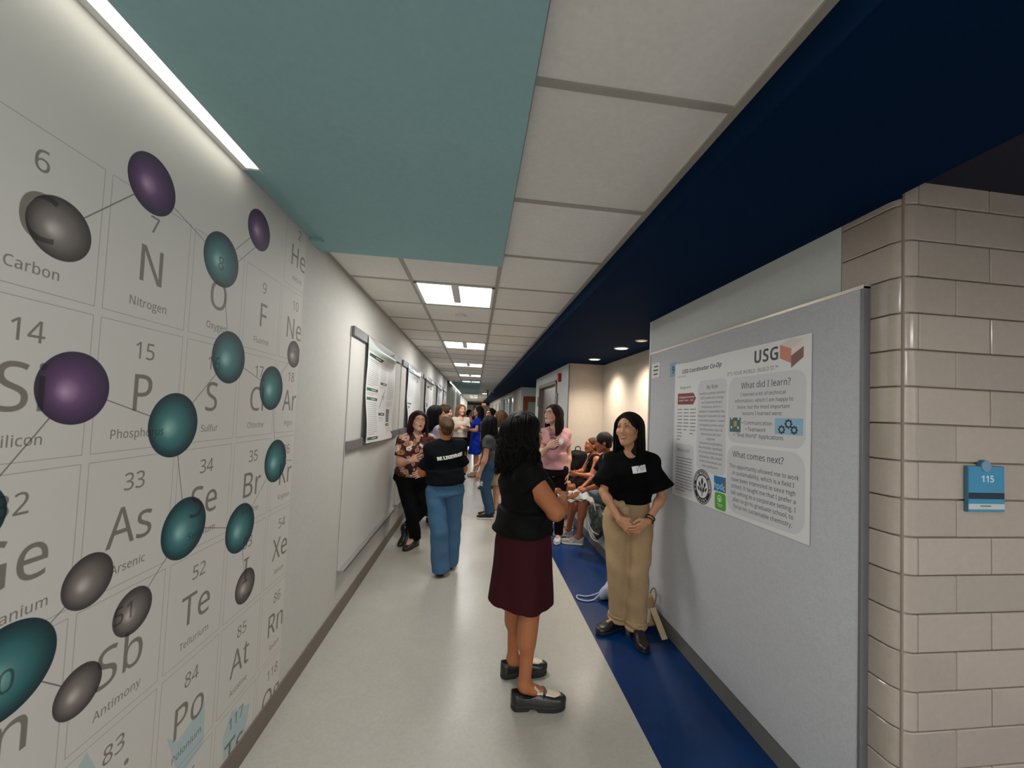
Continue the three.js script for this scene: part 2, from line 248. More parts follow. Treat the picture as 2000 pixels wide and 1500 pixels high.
// ---------- things on the left wall ----------
const wallL = (d, y, off) => P3(XL + off, y, d);
const leftQuad = (d0, d1, y0, y1, off) => quad(wallL(d0, y0, off), wallL(d1, y0, off), wallL(d1, y1, off), wallL(d0, y1, off));
{ // printed mural: element cells, letters and ball-and-stick molecules
  const g = group('printed_mural'); tag(g, 'large printed wall mural of element symbols with purple, teal and grey molecule balls', 'mural');
  const names = { 0: ['', '2 He Helium'], '-2': ['5 B Boron', '13 Al Aluminum', '31 Ga Gallium', '49 In Indium', '81 Tl Thallium', '113 Nh Nihonium'], '-1': ['6 C Carbon', '14 Si Silicon', '32 Ge Germanium', '50 Sn Tin', '82 Pb Lead', '114 Fl Flerovium'], N: ['7 N Nitrogen', '15 P Phosphorus', '33 As Arsenic', '51 Sb Antimony', '83 Bi Bismuth', '115 Mc Moscovium'], O: ['8 O Oxygen', '16 S Sulfur', '34 Se Selenium', '52 Te Tellurium', '84 Po Polonium', '116 Lv Livermorium'], F: ['9 F Fluorine', '17 Cl Chlorine', '35 Br Bromine', '53 I Iodine', '85 At Astatine', '117 Ts Tennessine'], Ne: ['10 Ne Neon', '18 Ar Argon', '36 Kr Krypton', '54 Xe Xenon', '86 Rn Radon', '118 Og Oganesson'] };
  const columns = [[-3, ['', '', '30 Zn Zinc', '48 Cd Cadmium', '80 Hg Mercury', '112 Cn Copernicium']], [-2, names['-2']], [-1, names['-1']], [0, names.N], [1, names.O], [2, names.F], [3, names.Ne]];
  const T = [[158, 202, 198], [44, 104, 108], [14, 44, 52]], U = [[192, 160, 192], [86, 56, 98], [48, 40, 62]], G = [[206, 198, 192], [110, 102, 98], [58, 54, 54]];
  const balls = { C: [0.993, 1.95, 0.07, G], N: [1.225, 2.189, 0.083, U], O: [1.542, 2.092, 0.098, T], F: [1.765, 2.307, 0.084, U], S: [1.623, 1.743, 0.1, T], P: [1.373, 1.493, 0.102, T], Si: [1.054, 1.593, 0.087, U], Cl: [1.949, 1.643, 0.102, T], Ar: [2.145, 1.83, 0.069, G], Kr: [2.031, 1.295, 0.102, T], Se: [1.452, 1.146, 0.101, T], Br: [1.774, 1.05, 0.1, T], As: [1.128, 1.11, 0.067, G], Q: [1.27, 0.964, 0.065, G], I: [1.838, 0.785, 0.072, G], Sn: [0.962, 0.992, 0.1, T], R: [1.125, 0.842, 0.061, G], L: [0.868, 1.335, 0.07, T], V: [0.925, 0.66, 0.075, U] };
  const links = 'C-N N-O O-F O-S S-P S-Cl P-Si Si-L Cl-Ar Cl-Kr P-Se Kr-Br Se-Br Se-Q Br-I Sn-As Sn-R'.split(' ');
  const panel = (d0, d1, W, Hh, y0, y1) => canvasTex(W, Hh, (c) => {
    const s = W / (d1 - d0), X = (d) => (d - d0) * s, Y = (y) => (y1 - y) * s * (Hh / (y1 - y0) / s);
    c.fillStyle = '#d1cdc8'; c.fillRect(0, 0, W, Hh);
    c.fillStyle = 'rgba(150,185,195,0.55)';        // pale blue patches near the floor
    for (const q of [[[1.44, 0.47], [1.49, 0.42], [1.62, 0.46], [1.63, 0.3], [1.51, 0.28]], [[1.75, 0.22], [1.8, 0.29], [1.94, 0.22], [1.91, 0.12], [1.76, 0.12]], [[1.1, 0.6], [1.16, 0.665], [1.19, 0.6]]]) { c.beginPath(); q.forEach(([d, y], i) => c[i ? 'lineTo' : 'moveTo'](X(d), Y(y))); c.fill(); }
    c.lineWidth = Math.max(1, 0.0016 * s); c.strokeStyle = 'rgba(120,112,106,0.6)';
    for (let k = -9; k <= 3; k++) for (let r = 0; r < 7; r++) {
      if (r === 0 && k !== 3) continue;
      const a = 1.104 + 0.2965 * k, top = 2.145 + 0.3685 - 0.3685 * r; c.strokeRect(X(a), Y(top), 0.276 * s, 0.346 * s);
    }
    c.lineWidth = 0.0026 * s; c.strokeStyle = 'rgba(92,86,82,0.85)';
    for (const l of links) { const [a, b] = l.split('-').map((k) => balls[k]); c.beginPath(); c.moveTo(X(a[0]), Y(a[1])); c.lineTo(X(b[0]), Y(b[1])); c.stroke(); }
    c.lineWidth = 0.0025 * s; c.beginPath(); c.moveTo(X(1.56), Y(2.05)); c.lineTo(X(1.77), Y(2.25)); c.stroke();
    c.beginPath(); c.moveTo(X(2.031), Y(1.295)); c.lineTo(X(2.2), Y(1.277)); c.stroke();
    for (const [d, y, r, [h, m, e]] of Object.values(balls)) {   // printed balls
      const gr = c.createRadialGradient(X(d - r * 0.28), Y(y - r * 0.12), 0, X(d), Y(y), r * s);
      const col = ([a, b, q]) => `rgb(${a},${b},${q})`; gr.addColorStop(0, col(h)); gr.addColorStop(0.14, col(h.map((v, i) => Math.round(v * 0.75 + m[i] * 0.25)))); gr.addColorStop(0.36, col(h.map((v, i) => Math.round(v * 0.25 + m[i] * 0.75)))); gr.addColorStop(0.62, col(m)); gr.addColorStop(1, col(e));
      c.fillStyle = gr; c.beginPath(); c.arc(X(d), Y(y), r * s, 0, 7); c.fill();
    }
    c.globalCompositeOperation = 'multiply'; c.fillStyle = '#98948d'; c.textAlign = 'center'; c.textBaseline = 'alphabetic';
    const cell = (k, r, txt) => {
      if (!txt) return; const [n, sy, nm] = txt.split(' '), d = 1.242 + 0.2965 * k, y = 1.958 - 0.3685 * r;
      c.font = 0.066 * s + 'px sans-serif'; c.fillText(n, X(d), Y(y + 0.121 - 0.024));
      c.font = 0.143 * s + 'px sans-serif'; c.fillText(sy, X(d), Y(y - 0.051));
      c.font = 0.0335 * s + 'px sans-serif'; c.fillText(nm, X(d), Y(y - 0.125));
    };
    for (const [k, list] of columns) list.forEach((t, r) => cell(k, r, t));
    cell(3, -1, '2 He Helium');
  });
  const y0 = 0.112, y1 = 2.483;
  const tm = (tx) => std({ map: tx, bumpMap: grainBump, bumpScale: 0.0003, roughness: 0.62 });
  mesh('print_panel', leftQuad(0.72, 2.207, y0, y1, 0.0015), tm(panel(0.72, 2.207, 1284, 2048, y0, y1)), g);
  mesh('print_panel', leftQuad(-1.2, 0.72, y0, y1, 0.0015), tm(panel(-1.2, 0.72, 829, 1024, y0, y1)), g);
}
// whiteboards in a row, each with a top rail, a lower rail and a ledge near the floor
[[3.02, 4.87], [5.0, 6.83], [6.96, 8.79], [8.92, 10.75], [10.88, 12.35]].forEach(([a, b], i) => {
  const g = group('display_board');
  tag(g, ['off-white wall board with grey rails, nearest the mural', 'off-white wall board with grey rails, second from the mural', 'off-white wall board with grey rails, third from the mural', 'off-white wall board with grey rails, fourth from the mural', 'off-white wall board with grey rails, farthest along the left wall'][i], 'board', 'grey railed boards along the left wall');
  mesh('board_face', metreUV(box(XL + 0.0005, XL + 0.009, 0.37, 2.17, a, b, 0.003)), std({ color: 0xcbcac5, roughness: 0.55 }), g);
  mesh('top_rail', box(XL + 0.012, XL + 0.03, 2.1, 2.172, a, b, 0.003), M.aluDark, g);
  mesh('lower_rail', box(XL + 0.012, XL + 0.034, 1.24, 1.312, a, b, 0.003), std({ color: 0x8d8c8c, metalness: 0.5, roughness: 0.45 }), g);
  mesh('bottom_ledge', merge([box(XL, XL + 0.05, 0.36, 0.374, a, b, 0.003), box(XL + 0.042, XL + 0.05, 0.35, 0.374, a, b, 0.002)]), M.alu, g);
});
// curling paper posters hanging from the top rails
function leftPoster(d0, d1, y0, y1, tex, label, curl) {
  const nx = 18, ny = 40, pos = [], uv = [], idx = [];
  for (let j = 0; j <= ny; j++) for (let i = 0; i <= nx; i++) {
    const u = i / nx, v = j / ny, d = d0 + (d1 - d0) * u, sag = curl * Math.sin(u * Math.PI) * Math.exp(-(1 - v) * 7) * 0.5;
    const y = y0 + (y1 - y0) * v - sag * 1.6 - 0.03 * u * (1 - v);
    const off = 0.036 + 0.012 * Math.sin(v * 9 + u * 3) * (1 - v) + curl * 0.9 * Math.exp(-(((1 - v) * 14 - 1.2) ** 2)) * Math.sin(u * Math.PI) + 0.02 * (1 - v) ** 3 * (1 - u);
    const p = P3(XL + off, y, d); pos.push(p.x, p.y, p.z); uv.push(u, v);
  }
  for (let j = 0; j < ny; j++) for (let i = 0; i < nx; i++) { const a = j * (nx + 1) + i, b = a + 1, c = a + nx + 1, e = c + 1; idx.push(a, b, e, a, e, c); }
  const g = new THREE.BufferGeometry(); g.setAttribute('position', new THREE.Float32BufferAttribute(pos, 3)); g.setAttribute('uv', new THREE.Float32BufferAttribute(uv, 2)); g.setIndex(idx); g.computeVertexNormals();
  tag(mesh('paper_poster', g, std({ map: tex, roughness: 0.32, side: THREE.DoubleSide })), label, 'poster');
}
const greek = (c, x, y, w, lines, lh, col = 'rgba(90,90,95,0.75)') => { c.fillStyle = col; for (let i = 0; i < lines; i++) { let q = x; const end = x + w * (i === lines - 1 ? 0.6 : 0.92 + 0.08 * rnd()); while (q < end) { const l = Math.min(end - q, 4 + rnd() * 16); c.fillRect(q, y + i * lh, l, lh * 0.26); q += l + 2.5; } } };
const posterA = canvasTex(640, 900, (c, w, h) => {
  c.fillStyle = '#e9eaea'; c.fillRect(0, 0, w, h); c.fillStyle = '#b9c2bd'; c.fillRect(0, 0, w, 118);
  const head = (x, y, ww, green) => { c.fillStyle = '#4a5148'; c.fillRect(x, y, ww, 26); c.fillStyle = green ? '#3d6b3c' : '#4a5148'; c.fillRect(x, y, ww * 0.4, 26); c.fillStyle = '#d8dcd8'; c.fillRect(x + ww * 0.42, y + 9, ww * 0.4, 8); };
  head(20, 132, 210, 1); greek(c, 24, 178, 200, 14, 17); head(18, 428, 210, 1); greek(c, 24, 468, 200, 2, 16); head(18, 508, 210, 1); greek(c, 24, 552, 200, 17, 17); head(18, 852, 200, 1);
  greek(c, 262, 200, 140, 8, 18); head(268, 346, 140, 0); greek(c, 270, 384, 120, 2, 14);
  c.fillStyle = '#5b6066'; for (let i = 0; i < 46; i++) { const t = i / 46, x = 280 + t * 100, y = 590 - t * 190, q = t < 0.6 ? 5 : 12 * (1 - t) + 3; c.fillRect(x, y, q, 12); }
  c.fillRect(330, 480, 60, 5); c.fillRect(352, 474, 8, 42);
  head(262, 640, 150, 0); greek(c, 262, 682, 110, 3, 16); greek(c, 440, 210, 170, 16, 19); greek(c, 440, 520, 150, 4, 16);
  c.fillStyle = '#6d7472'; c.fillRect(450, 600, 84, 130); c.strokeStyle = '#9aa3a0'; c.lineWidth = 2; for (let i = 0; i < 22; i++) { c.beginPath(); c.moveTo(452 + rnd() * 80, 602 + rnd() * 120); c.lineTo(452 + rnd() * 80, 602 + rnd() * 126); c.stroke(); }
  head(440, 744, 100, 0); greek(c, 450, 786, 150, 4, 15);
});
const posterB = canvasTex(512, 700, (c, w, h) => {
  c.fillStyle = '#e6e8ea'; c.fillRect(0, 0, w, h); c.fillStyle = '#8fa6bd'; c.fillRect(0, 0, 110, 74); c.fillStyle = '#55606a'; c.fillRect(10, 80, 300, 12);
  greek(c, 30, 120, 190, 12, 20, 'rgba(150,150,155,0.6)'); greek(c, 270, 150, 200, 14, 20, 'rgba(150,150,155,0.6)'); c.fillStyle = '#55585c'; c.fillRect(20, 420, 150, 16); c.fillRect(40, 456, 60, 22); c.strokeStyle = '#777'; c.lineWidth = 4; c.beginPath(); c.moveTo(90, 510); c.lineTo(70, 560); c.lineTo(110, 600); c.stroke(); c.fillRect(330, 130, 30, 26); greek(c, 30, 620, 400, 3, 18);
});
const posterC = canvasTex(512, 700, (c, w, h) => {
  c.fillStyle = '#e8e9ea'; c.fillRect(0, 0, w, h); c.fillStyle = '#7b7f86'; c.fillRect(0, 40, w, 50); c.fillStyle = '#3d4046'; c.fillRect(70, 130, 120, 26); c.fillRect(300, 140, 120, 26); greek(c, 60, 180, 170, 10, 18); greek(c, 300, 190, 170, 10, 18); c.fillStyle = '#3d4046'; c.fillRect(30, 390, 190, 10); c.fillRect(80, 410, 100, 30); c.fillRect(60, 520, 120, 90); c.fillStyle = '#e8e9ea'; c.fillRect(90, 530, 10, 70); c.fillRect(120, 540, 10, 60); c.fillStyle = '#8fa3a6'; c.fillRect(40, 630, 150, 60); greek(c, 290, 420, 180, 12, 18);
});
leftPoster(3.38, 4.5, 1.265, 2.165, posterA, 'white printed poster with green headings curling off the board nearest the mural', 0.1);
leftPoster(5.33, 6.5, 1.3, 2.165, posterB, 'white poster with a pale blue corner block, second along the left wall', 0.07);
leftPoster(7.2, 8.3, 1.28, 2.165, posterC, 'white poster with dark heading bars, third along the left wall', 0.09);
leftPoster(9.3, 10.4, 1.28, 2.165, posterB, 'white poster fourth along the left wall, beyond the dark barred one', 0.06);
leftPoster(11.1, 12.1, 1.28, 2.165, posterC, 'white poster farthest along the left wall, before the dark recess', 0.05);
for (const [d, k] of [[25, 0], [28, 1]]) tag(mesh('notice_frame', box(XL, XL + 0.03, 1.0, 2.1, d, d + 1.5, 0.004), std({ color: k ? 0xdadcdc : 0xe6e6e4 })), k ? 'white framed notice on the left wall deep in the corridor, the farther one' : 'white framed notice on the left wall just past the second teal panel', 'notice');

// ---------- right wall: grey tack board with the large poster ----------
{
  const g = group('tack_board'); tag(g, 'tall grey fabric tack board covering the right wall beside the block pier', 'board');
  const fabric = std({ color: 0xc6c8cc, map: noiseTex(256, [[128, 1], [256, 1], [32, 0.4]], 222, 258, [1, 1, 1.01]), bumpMap: grainBump, bumpScale: 0.0008, roughness: 0.95 });
  mesh('fabric_panel', metreUV(box(XR - 0.03, XR, 0.115, 2.1, 1.3, 3.09), 0.4), fabric, g);
  mesh('edge_trim', box(XR - 0.033, XR, 0.115, 2.112, 1.288, 1.3, 0.002), std({ color: 0x77777c, roughness: 0.5, metalness: 0.4 }), g);
  mesh('edge_trim', box(XR - 0.033, XR, 0.115, 2.112, 3.09, 3.1, 0.002), std({ color: 0x8a8a8c, roughness: 0.5, metalness: 0.4 }), g);
  mesh('top_trim', box(XR - 0.034, XR, 2.1, 2.116, 1.288, 3.1, 0.002), std({ color: 0xd0c8bc, roughness: 0.35, metalness: 0.3 }), g);
}
const usg = canvasTex(1536, 1200, (c, w, h) => {
  c.fillStyle = '#dfe0e2'; c.fillRect(0, 0, w, h);
  const rr = (x, y, ww, hh, r, col) => { c.fillStyle = col; c.beginPath(); c.roundRect(x, y, ww, hh, r); c.fill(); };
  const txt = (s, x, y, size, col = '#2c2c30', al = 'center', f = '') => { c.fillStyle = col; c.textAlign = al; c.font = f + size + 'px sans-serif'; c.fillText(s, x, y); };
  txt('LEED Coordinator Co-Op', 420, 98, 50, '#26262a', 'center', 'italic bold '); txt('Sustainability', 130, 132, 26, '#8a8a8e');
  txt('USG', 1180, 120, 118, '#2e2c30', 'center', 'bold '); txt("IT'S YOUR WORLD. BUILD IT.™", 1040, 182, 37, '#55555a');
  const face = (pts, col) => { c.fillStyle = col; c.beginPath(); pts.forEach(([x, y], i) => c[i ? 'lineTo' : 'moveTo'](x, y)); c.fill(); };
  face([[1300, 30], [1390, 66], [1390, 156], [1300, 116]], '#c9826c'); face([[1390, 66], [1480, 24], [1480, 110], [1390, 156]], '#e6d9d2'); face([[1390, 110], [1480, 66], [1480, 130], [1390, 186]], '#7d5149'); face([[1300, 30], [1390, 0], [1480, 24], [1390, 66]], '#dcd0c6');
  txt('Background', 190, 240, 34);
  face([[60, 278], [330, 282], [372, 330], [330, 382], [60, 378]], '#7e2b2b');
  txt('Getting', 120, 322, 22, '#e9dcd9', 'center', 'bold '); txt('started', 120, 350, 22, '#e9dcd9', 'center', 'bold '); txt('Application', 215, 322, 20, '#e9dcd9', 'center', 'bold '); txt('Process', 215, 350, 20, '#e9dcd9', 'center', 'bold '); txt('Passing', 308, 322, 20, '#e9dcd9', 'center', 'bold '); txt('Dept.', 308, 350, 20, '#e9dcd9', 'center', 'bold ');
  for (let i = 0; i < 3; i++) greek(c, 62 + i * 112, 420, 92, [10, 7, 8][i], 30, 'rgba(60,60,66,0.8)');
  rr(40, 730, 320, 450, 60, '#cfd0d5'); txt('What is USG?', 185, 800, 38); greek(c, 60, 852, 280, 12, 26, 'rgba(62,62,68,0.8)');
  rr(402, 190, 390, 740, 60, '#cfd0d5'); txt('My Role', 600, 262, 42);
  ['I worked on getting customers', 'LEED (Leadership in Energy', 'and Engineering Design)', 'certifications, which is a', 'standard of sustainability that', 'has grown in popularity for new', 'construction projects. I created', 'a transparency archive, which', 'has every product that USG', 'manufactures with their', 'respective', 'transparency/sustainability', 'documentation. Specifically,', 'EPD (environmental product', 'declarations), HPDs (Health', 'Product Declarations), and', 'other certifications.'].forEach((s, i) => txt(s, 597, 306 + i * 36.5, 25.5, '#3a3a40'));
  rr(812, 200, 690, 470, 80, '#cfd0d5'); txt('What did I learn?', 1170, 286, 58);
  ['I learned a lot of technical', 'information, which I am happy to', 'share, but the most important', 'lessons I learned were:'].forEach((s, i) => txt(s, 1150, 340 + i * 44, 35, '#3a3a40'));
  c.fillStyle = '#3f6a68'; c.fillRect(835, 490, 120, 104); c.fillStyle = '#c8964e'; c.fillRect(880, 514, 34, 40); c.fillStyle = '#dfe6e4'; for (const [x, y] of [[858, 496], [930, 498], [856, 560], [928, 562]]) { c.beginPath(); c.arc(x, y, 9, 0, 7); c.fill(); }
  c.fillStyle = '#8fb9d4'; c.fillRect(1272, 490, 212, 100); c.strokeStyle = '#1e2c3c'; c.lineWidth = 9; for (const [x, y, r] of [[1326, 560, 18], [1378, 524, 20], [1420, 560, 17]]) { c.beginPath(); c.arc(x, y, r, 0, 7); c.stroke(); for (let i = 0; i < 8; i++) { c.save(); c.translate(x, y); c.rotate(i * Math.PI / 4); c.fillStyle = '#1e2c3c'; c.fillRect(r, -5, 10, 10); c.restore(); } } c.fillRect(1455, 548, 22, 14); c.fillRect(1380, 490, 34, 8);
  txt('• Communication', 1106, 538, 36, '#3a3a40'); txt('• Teamwork', 1100, 582, 36, '#3a3a40'); txt('• "Real World" Applications', 1112, 626, 38, '#3a3a40');
  rr(812, 690, 690, 480, 100, '#cfd0d5'); txt('What comes next?', 1110, 772, 58);
  ['This opportunity allowed me to work', 'in sustainability, which is a field I', 'have been interested in since high', 'school. It taught me that I prefer a', 'lab setting to a corporate setting. I', 'plan to go to graduate school, to', 'focus on sustainable chemistry.'].forEach((s, i) => txt(s, 1150, 852 + i * 47, 37.5, '#333338'));
  c.fillStyle = '#202227'; c.beginPath(); c.ellipse(490, 1055, 132, 140, 0, 0, 7); c.fill(); c.strokeStyle = '#d8d9db'; c.lineWidth = 5; c.beginPath(); c.ellipse(490, 1055, 122, 130, 0, 0, 7); c.stroke(); c.fillStyle = '#dcdddf'; c.beginPath(); c.ellipse(490, 1055, 84, 90, 0, 0, 7); c.fill();
  const ring = (s, a0, a1, rx, ry) => { c.fillStyle = '#e6e7e9'; c.font = 'bold 27px sans-serif'; c.textAlign = 'center'; [...s].forEach((ch, i) => { const a = a0 + (a1 - a0) * i / (s.length - 1); c.save(); c.translate(490 + rx * Math.cos(a), 1055 + ry * Math.sin(a)); c.rotate(a + (a1 > a0 ? Math.PI / 2 : -Math.PI / 2)); c.fillText(ch, 0, 9); c.restore(); }); };
  ring('U.S. GREEN BUILDING COUNCIL', Math.PI * 0.9, Math.PI * 2.1, 103, 110); ring('USGBC', Math.PI * 0.68, Math.PI * 0.32, 103, 110);
  c.fillStyle = '#202227'; for (const [x, y, k] of [[490, 1015, 1], [455, 1040, 0.8], [525, 1040, 0.8], [440, 1075, 0.7], [540, 1075, 0.7], [470, 1080, 0.8], [510, 1080, 0.8]]) { c.save(); c.translate(x, y); c.rotate((x - 490) / 90); c.beginPath(); c.moveTo(0, -34 * k); c.bezierCurveTo(22 * k, -14 * k, 18 * k, 14 * k, 0, 28 * k); c.bezierCurveTo(-18 * k, 14 * k, -22 * k, -14 * k, 0, -34 * k); c.fill(); c.restore(); } c.fillRect(485, 1040, 10, 90);
  c.fillStyle = '#2d74b4'; c.fillRect(652, 938, 148, 114); c.fillStyle = '#58707f'; c.fillRect(752, 938, 48, 114); txt('hpd', 706, 1034, 66, '#bfe4f4'); txt('c', 776, 1040, 62, '#e6eef2');
  rr(664, 1060, 136, 128, 22, '#5aa544'); c.strokeStyle = '#d5ecc9'; c.lineWidth = 7; c.beginPath(); c.arc(722, 1104, 22, 0, 7); c.stroke(); c.beginPath(); c.arc(722, 1108, 8, 0, 7); c.stroke(); c.fillStyle = '#b6dba4'; c.fillRect(690, 1144, 72, 6); c.fillRect(700, 1158, 52, 6);
});
{ // the sheet bulges a little and its top edge sags
  const nx = 24, ny = 16, pos = [], uv = [], idx = [], d0 = 2.68, d1 = 1.512, yb = [1.035, 1.06], yt = [1.972, 1.975];
  for (let j = 0; j <= ny; j++) for (let i = 0; i <= nx; i++) {
    const u = i / nx, v = j / ny, lo = yb[0] + (yb[1] - yb[0]) * u, hi = yt[0] + (yt[1] - yt[0]) * u, tip = Math.max(0, v - 0.9) * 10;
    const p = P3(XR - 0.0335 - 0.006 * Math.sin(u * Math.PI) * Math.sin(v * Math.PI) - 0.02 * tip * Math.sin(Math.min(1, u * 2.2) * Math.PI) * (u < 0.46 ? 1 : 0), lo + (hi - lo) * v - 0.012 * tip * Math.sin(Math.min(1, u * 2.2) * Math.PI) * (u < 0.46 ? 1 : 0), d0 + (d1 - d0) * u);
    pos.push(p.x, p.y, p.z); uv.push(u, v);
  }
  for (let j = 0; j < ny; j++) for (let i = 0; i < nx; i++) { const a = j * (nx + 1) + i; idx.push(a, a + 1, a + nx + 2, a, a + nx + 2, a + nx + 1); }
  const g = new THREE.BufferGeometry(); g.setAttribute('position', new THREE.Float32BufferAttribute(pos, 3)); g.setAttribute('uv', new THREE.Float32BufferAttribute(uv, 2)); g.setIndex(idx); g.computeVertexNormals();
  tag(mesh('research_poster', g, std({ map: usg, roughness: 0.5, side: THREE.DoubleSide })), 'large white research poster headed USG pinned to the grey tack board', 'poster');
}
const rightQuad = (d0, d1, y0, y1, x) => quad(P3(x, y0, d0), P3(x, y0, d1), P3(x, y1, d1), P3(x, y1, d0));
function rightCard(name, d0, d1, y0, y1, draw, label) {
  const g = group(name); mesh('sheet', box(XR - 0.033, XR - 0.0305, y0, y1, d1, d0), M.white, g);
  mesh('print', rightQuad(d0 - 0.001, d1 + 0.001, y0 + 0.001, y1 - 0.001, XR - 0.0334), std({ map: canvasTex(128, 128, draw), roughness: 0.6 }), g); tag(g, label, 'card');
}
rightCard('number_card', 2.76, 2.662, 1.885, 1.99, (c) => { c.fillStyle = '#7fa4bf'; c.fillRect(0, 0, 128, 128); c.fillStyle = '#1b2430'; c.font = 'bold 92px sans-serif'; c.textAlign = 'center'; c.fillText('9', 64, 98); }, 'small pale blue card numbered 9 at the poster corner on the tack board');
rightCard('small_notice', 3.07, 2.93, 1.9, 2.02, (c) => { c.fillStyle = '#dcdcd8'; c.fillRect(0, 0, 128, 128); c.fillStyle = '#4a4a50'; c.fillRect(40, 24, 66, 12); c.fillRect(30, 56, 76, 14); c.fillRect(30, 92, 70, 12); }, 'tiny white notice with three dark lines at the far edge of the tack board');
{ // room sign on the block pier
  const g = group('room_sign'); tag(g, 'blue room number sign reading 115 on the glazed block pier', 'sign');
  const x0 = 1.713, x1 = 1.864, D = 1.173;
  mesh('backplate', merge([box(x0, x1, 1.296, 1.455, D - 0.012, D, 0.002), cyl(0.021, 0.021, 0.012, 0, 0, 0, 24).rotateX(Math.PI / 2).translate(1.786, 1.455, -(D - 0.006))]), std({ color: 0x3a6b86, roughness: 0.4 }), g);
  mesh('face_print', quad(P3(x0 + 0.001, 1.297, D - 0.0125), P3(x1 - 0.001, 1.297, D - 0.0125), P3(x1 - 0.001, 1.454, D - 0.0125), P3(x0 + 0.001, 1.454, D - 0.0125)), std({ roughness: 0.4, map: canvasTex(300, 316, (c, w, h) => {
    c.fillStyle = '#3d8fb8'; c.fillRect(0, 0, w, h); c.fillStyle = '#16283a'; c.fillRect(0, 184, w, 44); c.fillStyle = '#c8ccc8'; c.fillRect(0, 262, w, 38); c.fillStyle = '#777c78'; c.fillRect(96, 272, 90, 10);
    c.fillStyle = '#cfe2ec'; c.font = 'bold 66px sans-serif'; c.textAlign = 'center'; c.fillText('115', 160, 110);
  }) }), g);
  mesh('top_tab', cyl(0.0195, 0.0195, 0.003, 0, 0, 0, 24).rotateX(Math.PI / 2).translate(1.786, 1.455, -(D - 0.0135)), phys({ color: 0x6f97b4, roughness: 0.3, clearcoat: 0.4 }), g);
}
// ---------- beyond: elevator, alarm, bench, ceiling fittings ----------
{
  const g = group('elevator'); tag(g, 'brushed steel elevator doors set in the white wall past the alcove', 'elevator');
  mesh('door_frame', merge([box(XR - 0.02, XR + 0.12, 0, 2.2, 7.05, 7.12, 0.004), box(XR - 0.02, XR + 0.12, 0, 2.2, 8.99, 9.06, 0.004), box(XR - 0.02, XR + 0.12, 2.13, 2.2, 7.05, 9.06, 0.004)]), std({ color: 0x6d625e, metalness: 0.6, roughness: 0.4 }), g);
  for (const [a, b] of [[7.12, 8.053], [8.057, 8.99]]) mesh('door_panel', box(XR + 0.08, XR + 0.11, 0.012, 2.13, a, b, 0.003), M.steel, g);
  mesh('back_wall', box(XR + 0.112, XR + 0.16, 0, 2.2, 7.05, 9.06), M.black, g);
  for (const d of [6.98, 9.13]) mesh('hall_lantern', box(XR - 0.03, XR, 1.72, 1.95, d - 0.04, d + 0.04, 0.008), std({ color: 0x7b7a78, metalness: 0.5, roughness: 0.4 }), g);
}
{ const g = group('fire_alarm'); tag(g, 'red wall-mounted fire alarm strobe above the elevator', 'alarm');
  mesh('case', box(XR - 0.055, XR, 2.14, 2.29, 6.72, 6.86, 0.01), std({ color: 0x9c1d1c, roughness: 0.4 }), g);
  mesh('strobe_lens', box(XR - 0.068, XR - 0.054, 2.19, 2.26, 6.75, 6.8, 0.006), std({ color: 0xd9cfcb, roughness: 0.2 }), g); }
{ const g = group('alcove_bench'); tag(g, 'built-in grey fronted bench running along the seating alcove', 'bench');
  mesh('bench_front', metreUV(box(XR + 0.01, 2.04, 0.1, 0.4, 3.2, 6.14)), M.wallGrey, g);
  mesh('bench_top', box(XR - 0.005, 2.045, 0.4, 0.432, 3.195, 6.145, 0.006), std({ color: 0x8f8b86, roughness: 0.5 }), g);
  mesh('bench_base', box(XR + 0.005, 2.04, 0.001, 0.1, 3.2, 6.14), M.baseGrey, g); }
{ const g = group('hanging_mount'); tag(g, 'black stubby pole mount hanging from the ceiling far down the corridor', 'mount');
  mesh('flange', cyl(0.1, 0.1, 0.02, 0.5, CEIL - 0.014, 18, 20), M.black, g); mesh('pole', cyl(0.03, 0.03, 0.27, 0.5, CEIL - 0.155, 18, 14), M.black, g); }
{ const g = group('far_downlight'); tag(g, 'white disc light on the far ceiling beside the black hanging mount', 'light');
  mesh('disc', cyl(0.12, 0.12, 0.03, 0.43, CEIL - 0.02, 21.5, 24), std({ color: 0xffffff, emissive: 0xfff4e0, emissiveIntensity: 2 }), g); }
{ const g = group('ceiling_sensor'); tag(g, 'small white round sensor on the ceiling between the first two square lights', 'sensor');
  mesh('body', cyl(0.055, 0.045, 0.02, -0.19, CEIL - 0.014, 3.85, 24), M.white, g); }
tag(mesh('exit_sign', box(0.45, 0.8, 1.98, 2.16, 31.9, 31.97, 0.01), std({ color: 0xc98a78, emissive: 0xff6a4a, emissiveIntensity: 0.25 })), 'small glowing reddish sign hanging at the far end of the corridor', 'sign');
mesh('exit_sign', box(0.61, 0.64, 2.15, CEIL, 31.92, 31.95), M.black, scene.getObjectByName('exit_sign')).name = 'hanger';
